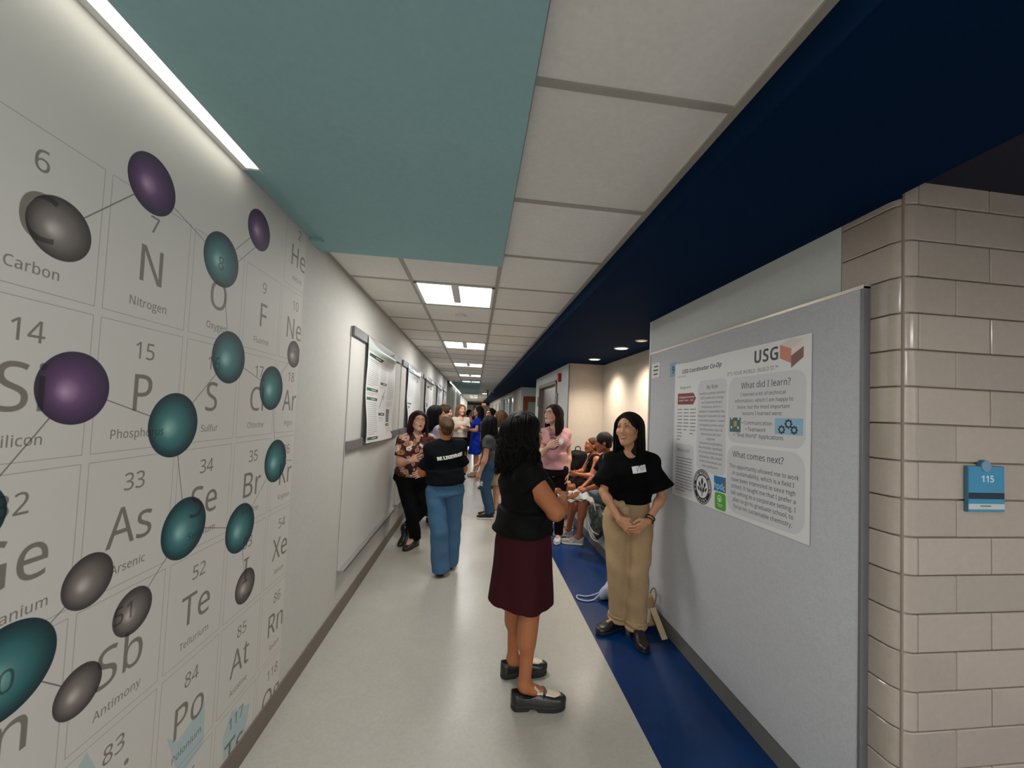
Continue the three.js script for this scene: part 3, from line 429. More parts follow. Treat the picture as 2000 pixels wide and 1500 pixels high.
// ---------- kit for bodies, hair and cloth: distance fields meshed with surface nets ----------
const v3 = (a) => new THREE.Vector3(...a);
class Field {
  constructor(h) { this.h = h; this.prims = []; this.after = []; }
  cap(a, b, ra, rb = ra, k = 0.02) {       // tapered capsule
    const d = [b[0] - a[0], b[1] - a[1], b[2] - a[2]], L2 = d[0] ** 2 + d[1] ** 2 + d[2] ** 2 || 1e-9, R = Math.max(ra, rb);
    this.prims.push({ k, lo: [0, 1, 2].map((i) => Math.min(a[i], b[i]) - R), hi: [0, 1, 2].map((i) => Math.max(a[i], b[i]) + R), f: (x, y, z) => {
      const px = x - a[0], py = y - a[1], pz = z - a[2]; let t = (px * d[0] + py * d[1] + pz * d[2]) / L2; t = t < 0 ? 0 : t > 1 ? 1 : t;
      return Math.sqrt((px - t * d[0]) ** 2 + (py - t * d[1]) ** 2 + (pz - t * d[2]) ** 2) - (ra + (rb - ra) * t);
    } }); return this;
  }
  ball(c, r, k = 0.02) { return this.cap(c, [c[0], c[1] + 1e-4, c[2]], r, r, k); }
  // ellipsoid with radii r along axes X, Y, Z (unit vectors; world axes when left out)
  ell(c, r, ax, k = 0.02, sign = 1) {
    const [X, Y, Z] = ax ?? [[1, 0, 0], [0, 1, 0], [0, 0, 1]], e = [0, 1, 2].map((i) => Math.sqrt((X[i] * r[0]) ** 2 + (Y[i] * r[1]) ** 2 + (Z[i] * r[2]) ** 2));
    this.prims.push({ k, sign, lo: c.map((v, i) => v - e[i]), hi: c.map((v, i) => v + e[i]), f: (x, y, z) => {
      const px = x - c[0], py = y - c[1], pz = z - c[2];
      const u = (px * X[0] + py * X[1] + pz * X[2]) / r[0], v = (px * Y[0] + py * Y[1] + pz * Y[2]) / r[1], w = (px * Z[0] + py * Z[1] + pz * Z[2]) / r[2];
      const k0 = Math.sqrt(u * u + v * v + w * w), k1 = Math.sqrt((u / r[0]) ** 2 + (v / r[1]) ** 2 + (w / r[2]) ** 2);
      return k1 < 1e-6 ? -Math.min(...r) : k0 * (k0 - 1) / k1;
    } }); return this;
  }
  // limb or torso section with an oval cross-section: half-widths wa..wb along side, da..db across
  seg(a, b, wa, da, wb, db, side, k = 0.03, cap = 0.7) {
    const n = v3(b).sub(v3(a)), L = n.length() || 1e-6; n.multiplyScalar(1 / L);
    const u = v3(side).addScaledVector(n, -v3(side).dot(n)).normalize(), w = new THREE.Vector3().crossVectors(n, u), R = Math.max(wa, wb, da, db);
    this.prims.push({ k, lo: [0, 1, 2].map((i) => Math.min(a[i], b[i]) - R), hi: [0, 1, 2].map((i) => Math.max(a[i], b[i]) + R), f: (x, y, z) => {
      const px = x - a[0], py = y - a[1], pz = z - a[2], s = px * n.x + py * n.y + pz * n.z; let t = s / L; t = t < 0 ? 0 : t > 1 ? 1 : t;
      const ww = wa + (wb - wa) * t, dd = da + (db - da) * t, m = Math.min(ww, dd), U = (px * u.x + py * u.y + pz * u.z) / ww, W = (px * w.x + py * w.y + pz * w.z) / dd, E = (s - t * L) / (m * cap);
      return (Math.sqrt(U * U + W * W + E * E) - 1) * m;
    } }); return this;
  }
  // oval-sectioned limb through several points without bulges at the joints; W, D = half-widths at each point
  chain(pts, W, D, side, k = 0.03, c0 = 0.7, c1 = 0.7) {
    const f = new Field(1); for (let i = 0; i < pts.length - 1; i++) f.seg(pts[i], pts[i + 1], W[i], D[i], W[i + 1], D[i + 1], side, k, 0.7);
    const end = (a, b, m) => { const n = v3(b).sub(v3(a)).normalize(); return (x, y, z) => (x - a[0]) * -n.x + (y - a[1]) * -n.y + (z - a[2]) * -n.z - m; };
    const L = pts.length - 1, e0 = end(pts[0], pts[1], c0 * Math.min(W[0], D[0])), e1 = end(pts[L], pts[L - 1], c1 * Math.min(W[L], D[L]));
    this.prims.push({ k, lo: [0, 1, 2].map((i) => Math.min(...f.prims.map((p) => p.lo[i]))), hi: [0, 1, 2].map((i) => Math.max(...f.prims.map((p) => p.hi[i]))), f: (x, y, z) => { let d = 1; for (const p of f.prims) d = Math.min(d, p.f(x, y, z)); return Math.max(d, e0(x, y, z), e1(x, y, z)); } }); return this;
  }
  cut(p, n, r = 0.004) { const l = Math.hypot(...n); this.after.push((x, y, z, d) => { const e = ((x - p[0]) * n[0] + (y - p[1]) * n[1] + (z - p[2]) * n[2]) / l, q = Math.max(r - Math.abs(e - d), 0) / r; return Math.max(e, d) + q * q * r * 0.25; }); return this; }  // keeps the side that n points away from
  carve(f) { this.after.push((x, y, z, d) => Math.max(d, -f(x, y, z))); return this; }
  folds(amp, fx, fy, fz, ph = 0) { this.after.push((x, y, z, d) => (d > 0.04 || d < -0.04 ? d : d + amp * (Math.sin(x * fx + 2.1 * Math.sin(y * fy * 0.7 + ph) + ph) * Math.sin(z * fz + 1.7 * Math.sin(y * fy + ph * 2) + 1.3) + 0.5 * Math.sin(y * fy * 2.3 + x * 17 + z * 13 + ph)))); return this; }
  build(uvf) {
    const { h } = this, pos = this.prims.filter((p) => p.sign !== -1), lo = [0, 1, 2].map((i) => Math.min(...pos.map((p) => p.lo[i])) - 3.2 * h - 0.008), hi = [0, 1, 2].map((i) => Math.max(...pos.map((p) => p.hi[i])) + 3.2 * h + 0.008);
    const n = lo.map((v, i) => Math.ceil((hi[i] - v) / h) + 1), [nx, ny, nz] = n, D = new Float32Array(nx * ny * nz).fill(1);
    for (const p of this.prims) {
      const m = p.k + 2.5 * h, a = [0, 1, 2].map((i) => Math.max(0, Math.floor((p.lo[i] - m - lo[i]) / h))), b = [0, 1, 2].map((i) => Math.min(n[i] - 1, Math.ceil((p.hi[i] + m - lo[i]) / h)));
      for (let k = a[2]; k <= b[2]; k++) for (let j = a[1]; j <= b[1]; j++) for (let i = a[0], o = (k * ny + j) * nx + i; i <= b[0]; i++, o++) {
        const e = p.f(lo[0] + i * h, lo[1] + j * h, lo[2] + k * h), d = D[o];
        if (p.sign === -1) { const q = Math.max(p.k - Math.abs(d + e), 0) / p.k; D[o] = Math.max(d, -e) + q * q * p.k * 0.25; }
        else { const q = Math.max(p.k - Math.abs(d - e), 0) / p.k; D[o] = Math.min(d, e) - q * q * p.k * 0.25; }
      }
    }
    if (this.after.length) for (let k = 0, o = 0; k < nz; k++) for (let j = 0; j < ny; j++) for (let i = 0; i < nx; i++, o++) if (D[o] < 0.08) { let d = D[o]; for (const f of this.after) d = f(lo[0] + i * h, lo[1] + j * h, lo[2] + k * h, d); D[o] = d; }
    this.D = D; this.lo = lo; this.n = n;
    const id = new Int32Array(D.length).fill(-1), P = [], I = [], st = [1, nx, nx * ny];
    for (let k = 0; k < nz - 1; k++) for (let j = 0; j < ny - 1; j++) for (let i = 0; i < nx - 1; i++) {
      const o = (k * ny + j) * nx + i; let mask = 0;
      for (let c = 0; c < 8; c++) if (D[o + (c & 1) + (c >> 1 & 1) * st[1] + (c >> 2) * st[2]] < 0) mask |= 1 << c;
      if (mask === 0 || mask === 255) continue;
      let sx = 0, sy = 0, sz = 0, m = 0;
      for (let c = 0; c < 8; c++) for (let ax = 1; ax < 8; ax <<= 1) {
        if (c & ax) continue; const e = c | ax; if ((mask >> c & 1) === (mask >> e & 1)) continue;
        const va = D[o + (c & 1) + (c >> 1 & 1) * st[1] + (c >> 2) * st[2]], vb = D[o + (e & 1) + (e >> 1 & 1) * st[1] + (e >> 2) * st[2]], t = va / (va - vb);
        sx += (c & 1) + (ax === 1 ? t : 0); sy += (c >> 1 & 1) + (ax === 2 ? t : 0); sz += (c >> 2) + (ax === 4 ? t : 0); m++;
      }
      id[o] = P.length / 3; P.push(lo[0] + (i + sx / m) * h, lo[1] + (j + sy / m) * h, lo[2] + (k + sz / m) * h);
    }
    for (let k = 1; k < nz - 1; k++) for (let j = 1; j < ny - 1; j++) for (let i = 1; i < nx - 1; i++) {
      const o = (k * ny + j) * nx + i, s = D[o] < 0;
      for (let ax = 0; ax < 3; ax++) {
        if (s === D[o + st[ax]] < 0) continue; const u = st[(ax + 1) % 3], w = st[(ax + 2) % 3], a = id[o - u - w], b = id[o - w], c = id[o], d = id[o - u];
        if (a < 0 || b < 0 || c < 0 || d < 0) continue;
        if (s) I.push(a, b, c, a, c, d); else I.push(a, c, b, a, d, c);
      }
    }
    const g = new THREE.BufferGeometry(); g.setAttribute('position', new THREE.Float32BufferAttribute(P, 3)); g.setIndex(I);
    const N = P.length / 3, uv = new Float32Array(N * 2); for (let i = 0; i < N; i++) { const q = uvf ? uvf(P[3 * i], P[3 * i + 1], P[3 * i + 2]) : [P[3 * i] + P[3 * i + 2], P[3 * i + 1]]; uv[2 * i] = q[0]; uv[2 * i + 1] = q[1]; }
    g.setAttribute('uv', new THREE.BufferAttribute(uv, 2)); g.computeVertexNormals(); return g;
  }
  at(x, y, z) {
    const { lo, h, n, D } = this, q = [(x - lo[0]) / h, (y - lo[1]) / h, (z - lo[2]) / h], b = q.map(Math.floor); if (b.some((v, i) => v < 0 || v >= n[i] - 1)) return 1;
    const t = q.map((v, i) => v - b[i]), o = (b[2] * n[1] + b[1]) * n[0] + b[0], r = n[0], s = n[0] * n[1], m = (a, c, f) => a + (c - a) * f;
    return m(m(m(D[o], D[o + 1], t[0]), m(D[o + r], D[o + r + 1], t[0]), t[1]), m(m(D[o + s], D[o + s + 1], t[0]), m(D[o + s + r], D[o + s + r + 1], t[0]), t[1]), t[2]);
  }
  // a thin sheet laid on the surface: from centre c, spanned by U and V, pressed along -N until it touches
  decal(c, U, V, N, w, hh, nx = 12, ny = 8, lift = 0.0022) {
    const pos = [], uv = [], idx = [];
    for (let j = 0; j <= ny; j++) for (let i = 0; i <= nx; i++) {
      const a = (i / nx - 0.5) * w, b = (j / ny - 0.5) * hh, p = v3(c).addScaledVector(U, a).addScaledVector(V, b).addScaledVector(N, 0.16);
      let s = 0; while (s < 0.32 && this.at(p.x, p.y, p.z) > 0.0006) { const st = Math.max(0.0008, Math.min(0.01, this.at(p.x, p.y, p.z) * 0.6)); p.addScaledVector(N, -st); s += st; }
      p.addScaledVector(N, lift); pos.push(p.x, p.y, p.z); uv.push(i / nx, j / ny);
    }
    for (let j = 0; j < ny; j++) for (let i = 0; i < nx; i++) { const a = j * (nx + 1) + i; idx.push(a, a + 1, a + nx + 2, a, a + nx + 2, a + nx + 1); }
    const g = new THREE.BufferGeometry(); g.setAttribute('position', new THREE.Float32BufferAttribute(pos, 3)); g.setAttribute('uv', new THREE.Float32BufferAttribute(uv, 2)); g.setIndex(idx); g.computeVertexNormals(); return g;
  }
}
// tapered tube along points (arrays), radii per point
function tube(pts, rad, nr = 6) {
  const n = pts.length, P = [], U = [], I = []; let ref = new THREE.Vector3(0.3, 0.2, 1).normalize();
  for (let i = 0; i < n; i++) {
    const t = v3(pts[Math.min(n - 1, i + 1)]).sub(v3(pts[Math.max(0, i - 1)])).normalize(), u = ref.clone().addScaledVector(t, -ref.dot(t)).normalize(), w = new THREE.Vector3().crossVectors(t, u); ref = u;
    for (let j = 0; j <= nr; j++) { const a = j / nr * 2 * Math.PI, q = v3(pts[i]).addScaledVector(u, Math.cos(a) * rad[i]).addScaledVector(w, Math.sin(a) * rad[i]); P.push(q.x, q.y, q.z); U.push(j / nr, i / n); }
  }
  for (let i = 0; i < n - 1; i++) for (let j = 0; j < nr; j++) { const a = i * (nr + 1) + j; I.push(a, a + 1, a + nr + 2, a, a + nr + 2, a + nr + 1); }
  const g = new THREE.BufferGeometry(); g.setAttribute('position', new THREE.Float32BufferAttribute(P, 3)); g.setAttribute('uv', new THREE.Float32BufferAttribute(U, 2)); g.setIndex(I); g.computeVertexNormals(); return g;
}
const spline = (pts, n) => new THREE.CatmullRomCurve3(pts.map(v3)).getPoints(n).map((p) => p.toArray());
const mix = (a, b, t) => a.map((v, i) => v + (b[i] - v) * t);
const joinIndexed = (list) => mergeGeometries(list);
const hairTex = noiseTex(256, [[128, 1], [256, 1]], 175, 262, [1, 1, 1]);
const clothTex = noiseTex(256, [[128, 1], [256, 1], [16, 0.4]], 225, 262, [1, 1, 1]);
const clothBump = noiseTex(256, [[128, 1], [256, 1]], 70, 190, [1, 1, 1], false);
for (const t of [clothTex, clothBump]) t.repeat.set(5, 5);
hairTex.repeat.set(14, 3);
const strandBump = noiseTex(256, [[256, 1], [128, 0.6]], 40, 215, [1, 1, 1], false); strandBump.repeat.set(7, 0.35);
const cloth = (color, o = {}) => phys({ color, map: clothTex, bumpMap: clothBump, bumpScale: 0.0006, roughness: 0.92, specularIntensity: 0.3, ...o });
const skinMat = (color) => phys({ color, roughness: 0.52, sheen: 0.15, sheenRoughness: 0.5 });
const hairMat = (color) => phys({ color, map: hairTex, bumpMap: strandBump, bumpScale: 0.002, roughness: 0.55, specularIntensity: 0.45 });

// Axes of a head or body: yaw 0 looks at +z, positive yaw turns towards +x; pitch > 0 looks up; roll > 0 leans to +x
function axes(yaw, pitch = 0, roll = 0) {
  const m = new THREE.Matrix4().makeRotationFromEuler(new THREE.Euler(-pitch, yaw, -roll, 'YXZ')), X = new THREE.Vector3(), Y = X.clone(), Z = X.clone(); m.extractBasis(X, Y, Z);
  return [X.toArray(), Y.toArray(), Z.toArray()];
}
const onAxes = (c, ax, s) => (x, y, z) => [0, 1, 2].map((i) => c[i] + s * (ax[0][i] * x + ax[1][i] * y + ax[2][i] * z));

// head: x to the person's left, y up, z out of the face
function headField(c, ax, s, h, smile = 0, heavy = 0) {
  const f = new Field(h), q = onAxes(c, ax, s), E = (p, r, k, sg) => f.ell(q(...p), r.map((v) => v * s), ax, k * s, sg), C = (a, b, ra, rb, k) => f.cap(q(...a), q(...b), ra * s, rb * s, k * s);
  E([0, 0.028, -0.014], [0.0745, 0.086, 0.094], 0.02); E([0, -0.035, 0.024], [0.057 + heavy * 0.006, 0.076, 0.064], 0.04);
  C([0.045, -0.055, 0.0], [0.016, -0.1, 0.052], 0.02, 0.017, 0.03); C([-0.045, -0.055, 0.0], [-0.016, -0.1, 0.052], 0.02, 0.017, 0.03);
  f.ball(q(0, -0.1, 0.06), 0.019 * s, 0.025 * s);
  for (const x of [-1, 1]) { f.ball(q(x * (0.036 + smile * 0.003), -0.026 + smile * 0.004, 0.06), (0.0225 + smile * 0.0035) * s, 0.02 * s); E([x * 0.076, -0.004, -0.012], [0.011, 0.03, 0.02], 0.008); }
  C([-0.03, 0.033, 0.073], [0.03, 0.033, 0.073], 0.0125, 0.0125, 0.02);
  for (const x of [-1, 1]) E([x * 0.0315, 0.012, 0.1], [0.019, 0.0125, 0.018], 0.012, -1);
  C([0, 0.018, 0.082], [0, -0.023, 0.0955], 0.007, 0.0105, 0.014); for (const x of [-1, 1]) f.ball(q(x * 0.01, -0.027, 0.0885), 0.008 * s, 0.009 * s);
  E([0, -0.052, 0.081], [0.027 + smile * 0.004, 0.0085, 0.01], 0.008); E([0, -0.067, 0.079], [0.021 + smile * 0.003, 0.0085, 0.01], 0.008);
  if (smile) E([0, -0.057, 0.092], [0.029, 0.0075, 0.01], 0.005, -1);
  return f;
}
function faceParts(root, c, ax, s, o) {
  const q = onAxes(c, ax, s), basis = new THREE.Matrix4().makeBasis(...ax.map(v3)), place = (g, p) => g.applyMatrix4(basis).translate(...q(...p));
  const white = phys({ color: 0xd9d4cc, roughness: 0.25 }), iris = phys({ color: o.eye ?? 0x1d120c, roughness: 0.15 });
  for (const x of [1, -1]) {
    const eye = mesh('eye', place(new THREE.SphereGeometry(0.0128 * s, 16, 12).scale(1, 0.78 - (o.smile ?? 0) * 0.2, 1), [x * 0.0315, 0.011, 0.0735]), white, root);
    mesh('iris', place(new THREE.SphereGeometry(0.0071 * s, 14, 10).scale(1, 0.95 - (o.smile ?? 0) * 0.2, 0.5), [x * 0.0315 + (o.look ?? 0) * 0.002, 0.0105, 0.0832]), iris, eye);
    for (const [dy, tilt, len] of [[0.0006, 0.5 + (o.smile ?? 0) * 0.25, 1.05 + (o.smile ?? 0) * 0.15], [-0.0006, 2.68 - (o.smile ?? 0) * 0.2, 0.98]]) { const lidG = new THREE.SphereGeometry(0.0141 * s, 18, 8, 0, Math.PI * 2, 0, len).scale(1, 0.92, 1).rotateX(tilt); mesh('eyelid', place(lidG, [x * 0.0315, 0.011 + dy, 0.0732]), o.skinMat, root); }
    const lid = spline([[-0.0165, -0.0005, -0.004], [-0.008, 0.0068, 0.003], [0, 0.0085, 0.0045], [0.008, 0.0068, 0.003], [0.0165, -0.0005, -0.004]].map((p) => q(x * 0.0315 + p[0], 0.0105 + p[1], 0.0815 + p[2])), 12);
    mesh('eyelash', tube(lid, lid.map((_, i) => 0.0017 * s * (0.5 + Math.sin(i / 12 * Math.PI))), 5), o.browMat, root);
    const br = spline([[0.013, 0.0345, 0.0885], [0.024, 0.0375, 0.0868], [0.036, 0.0375, 0.0815], [0.047, 0.032, 0.0705]].map((p) => q(x * p[0], p[1], p[2])), 10);
    mesh('eyebrow', tube(br, br.map((_, i) => s * (0.0032 - 0.0022 * i / 10)), 5), o.browMat, root);
  }
  const lip = std({ color: o.lip ?? 0x8c4a42, roughness: 0.4 }), m = 0.025 + (o.smile ?? 0) * 0.009, up = (o.smile ?? 0) * 0.0115, open = (o.smile ?? 0) * 0.006 + (o.open ?? 0);
  const arc = (dy, dz, w) => spline([-1, -0.5, 0, 0.5, 1].map((t) => q(t * w, -0.059 + dy * (1 - t * t) + up * t * t, 0.0895 + dz - 0.013 * t * t)), 14);
  const a = arc(0.0045 + open * 0.4, 0.001, m), b = arc(-0.0045 - open, -0.001, m * 0.94);
  mesh('lips', joinIndexed([tube(a, a.map((_, i) => s * (0.0012 + 0.0028 * Math.sin(i / 14 * Math.PI))), 6), tube(b, b.map((_, i) => s * (0.0012 + 0.0036 * Math.sin(i / 14 * Math.PI))), 6)]), lip, root);
  if (open > 0.002) { const t = arc(-open * 0.25 + 0.0005, -0.003, m * 0.84); mesh('teeth', tube(t, t.map((_, i) => s * (0.001 + (0.0042) * Math.sin(i / 14 * Math.PI) ** 0.6)), 6), phys({ color: o.smile ? 0xf0ebe2 : 0x3a1a18, roughness: 0.3 }), root); }
  if (o.glasses) {
    const fr = []; for (const x of [1, -1]) { const r = []; for (let i = 0; i <= 24; i++) { const t = i / 24 * 2 * Math.PI; r.push(q(x * 0.034 + 0.0245 * Math.sign(Math.cos(t)) * Math.abs(Math.cos(t)) ** 0.7, 0.008 + 0.0175 * Math.sign(Math.sin(t)) * Math.abs(Math.sin(t)) ** 0.7, 0.099 - 0.006 * Math.abs(Math.cos(t) * (x * Math.cos(t) > 0 ? 1 : 0)))); } fr.push(tube(r, r.map(() => 0.0021 * s), 5)); const tm = [q(x * 0.0585, 0.012, 0.093), q(x * 0.074, 0.012, 0.05), q(x * 0.08, 0.01, -0.01)]; fr.push(tube(tm, tm.map(() => 0.0016 * s), 5)); }
    const bg = spline([q(-0.0095, 0.012, 0.1), q(0, 0.016, 0.103), q(0.0095, 0.012, 0.1)], 6); fr.push(tube(bg, bg.map(() => 0.0017 * s), 5));
    mesh('glasses', joinIndexed(fr), std({ color: o.glasses, roughness: 0.35 }), root);
  }
}
// hand: w wrist, f finger direction, n back-of-hand normal, side = direction of the thumb
function handField(w, f, n, thumb, s, h, curl = 0.5, spread = 0.12) {
  const F = v3(f).normalize(), N = v3(n).addScaledVector(F, -v3(n).dot(F)).normalize(), T = new THREE.Vector3().crossVectors(N, F); if (T.dot(v3(thumb)) < 0) T.negate();
  const fd = new Field(h), at = (a, b, c) => v3(w).addScaledVector(F, a * s).addScaledVector(T, b * s).addScaledVector(N, c * s).toArray();
  fd.seg(at(-0.012, 0, 0), at(0.078, 0.002, 0), 0.026 * s, 0.018 * s, 0.039 * s, 0.0125 * s, T.toArray(), 0.012 * s, 0.5);
  fd.cap(at(0.01, 0.018, -0.006), at(0.045, 0.03, -0.01), 0.015 * s, 0.013 * s, 0.012 * s);
  [[0.03, 0.072, 0.0092], [0.01, 0.079, 0.0096], [-0.0105, 0.073, 0.0092], [-0.029, 0.058, 0.0082]].forEach(([b, L, r], i) => {
    let p = [0.08 - Math.abs(i - 1) * 0.004, b, 0], ang = curl * 0.35 + i * curl * 0.06, sp = (b / 0.03) * spread; const parts = [0.45, 0.3, 0.25];
    for (let j = 0; j < 3; j++) { const l = L * parts[j], e = [p[0] + l * Math.cos(ang) * Math.cos(sp), p[1] + l * Math.sin(sp), p[2] - l * Math.sin(ang)]; fd.cap(at(...p), at(...e), r * s * (1 - j * 0.08), r * s * (0.92 - j * 0.09), j ? 0.003 * s : 0.007 * s); p = e; ang += curl * (j ? 0.55 : 0.8); }
  });
  const t0 = [0.022, 0.03, -0.006], t1 = [0.05, 0.05, -0.014 - curl * 0.006], t2 = [0.078, 0.056 - curl * 0.02, -0.02 - curl * 0.016], t3 = [0.098, 0.052 - curl * 0.03, -0.024 - curl * 0.02];
  fd.cap(at(...t0), at(...t1), 0.0125 * s, 0.0108 * s, 0.01 * s).cap(at(...t1), at(...t2), 0.0106 * s, 0.0096 * s, 0.004 * s).cap(at(...t2), at(...t3), 0.0096 * s, 0.0082 * s, 0.003 * s);
  return fd;
}
// shoe along heel -> toe on the floor: a sole with a foot-shaped outline and a rounded upper with an opening
const outline = (t) => t <= 0 || t >= 1 ? 0 : t < 0.13 ? 0.84 * Math.sqrt(1 - ((0.13 - t) / 0.13) ** 2) : t < 0.42 ? 0.84 - 0.06 * Math.sin((t - 0.13) / 0.29 * Math.PI) : t < 0.72 ? 0.84 + 0.16 * Math.sin((t - 0.42) / 0.3 * Math.PI / 2) : Math.sqrt(1 - ((t - 0.72) / 0.28) ** 2.4);
function shoe(root, heel, toe, o) {
  const H = v3(heel), T = v3(toe), F = T.clone().sub(H), L = F.length(); F.normalize(); const up = o.up ? v3(o.up) : new THREE.Vector3(0, 1, 0); up.addScaledVector(F, -up.dot(F)).normalize(); const Sd = new THREE.Vector3().crossVectors(up, F), at = (a, b, c) => H.clone().addScaledVector(F, a * L).addScaledVector(Sd, b).addScaledVector(up, c).toArray(), h = o.h ?? 0.006, st = o.sole ?? 0.025, W = (o.w ?? 1) * 0.044, top = o.top ?? 0.075;
  const abc = (x, y, z) => { const p = [x - H.x, y - H.y, z - H.z]; return [(p[0] * F.x + p[1] * F.y + p[2] * F.z) / L, p[0] * Sd.x + p[1] * Sd.y + p[2] * Sd.z, p[0] * up.x + p[1] * up.y + p[2] * up.z]; };
  const ext = { lo: [0, 1, 2].map((i) => Math.min(heel[i], toe[i]) - 0.07), hi: [0, 1, 2].map((i) => Math.max(heel[i], toe[i]) + 0.07 + (i === 1 ? top : 0)) };
  const so = new Field(h); so.prims.push({ ...ext, k: 0.004, f: (x, y, z) => { const [a, b, c] = abc(x, y, z), w = W * outline(a), d2 = a < 0 ? -a * L + 0.001 : a > 1 ? (a - 1) * L + 0.001 : Math.abs(b) - w, m = Math.max(d2 * 0.7, Math.abs(c - st / 2) - st / 2); return m + 0.0015; } });
  if (o.heelGap) so.carve((x, y, z) => { const [a, , c] = abc(x, y, z); return Math.hypot((a - 0.4) * L, c * 1.2 + 0.004) - 0.026; });
  const shoeG = group('shoe', root);
  mesh('sole', so.build(), o.soleMat, shoeG);
  const TB = o.toeBox ?? 0.036, tall = (a) => a < 0.2 ? top - st : a < 0.44 ? (top - st) * (1 - 0.06 * (a - 0.2) / 0.24) : a < 0.86 ? (top - st) * 0.94 + (TB - (top - st) * 0.94) * (0.5 - 0.5 * Math.cos((a - 0.44) / 0.42 * Math.PI)) : TB;
  const upper = (x, y, z) => { const [a, b, c] = abc(x, y, z), e = outline(a * 0.985 + 0.0075), w = W * 0.96 * e, q = (c - st + 0.004) / Math.max(0.006, tall(a) * (a > 0.72 ? 0.5 + 0.5 * e : 1)), p = 2.9; if (w < 0.002) return Math.hypot(Math.max(0, a < 0.5 ? -a : a - 1) * L, b) + 0.002; return ((Math.abs(b / w) ** p + Math.max(0, q) ** p) ** (1 / p) - 1) * Math.min(w, 0.03) * 0.8 + Math.max(0, -q) * 0.01; };
  const u = new Field(h); u.prims.push({ ...ext, k: 0.004, f: upper }); if (o.shaft) u.cap(at(0.27, 0, st + 0.04), at(0.26, 0, top + o.shaft), 0.05, 0.052, 0.02);
  u.cut(at(0, 0, st - 0.003), up.clone().negate().toArray(), 0.002);
  if (!o.shaft) { u.cut(at(0.02, 0, top - 0.004), up.clone().addScaledVector(F, o.slant ?? 0.06).toArray(), 0.003); const p = v3(at(0.27, 0, top + 0.006)), r = o.low ? 0.05 : 0.04; u.carve((x, y, z) => { const [a, b, c] = abc(x, y, z); return Math.hypot((a - 0.27) * L * 0.62, b * 1.12, c - top - 0.004) - r; }); }
  mesh('upper', u.build(), o.mat, shoeG);
  return { at, u, F, Sd, up, L, g: shoeG, abc, upper, ext };
}
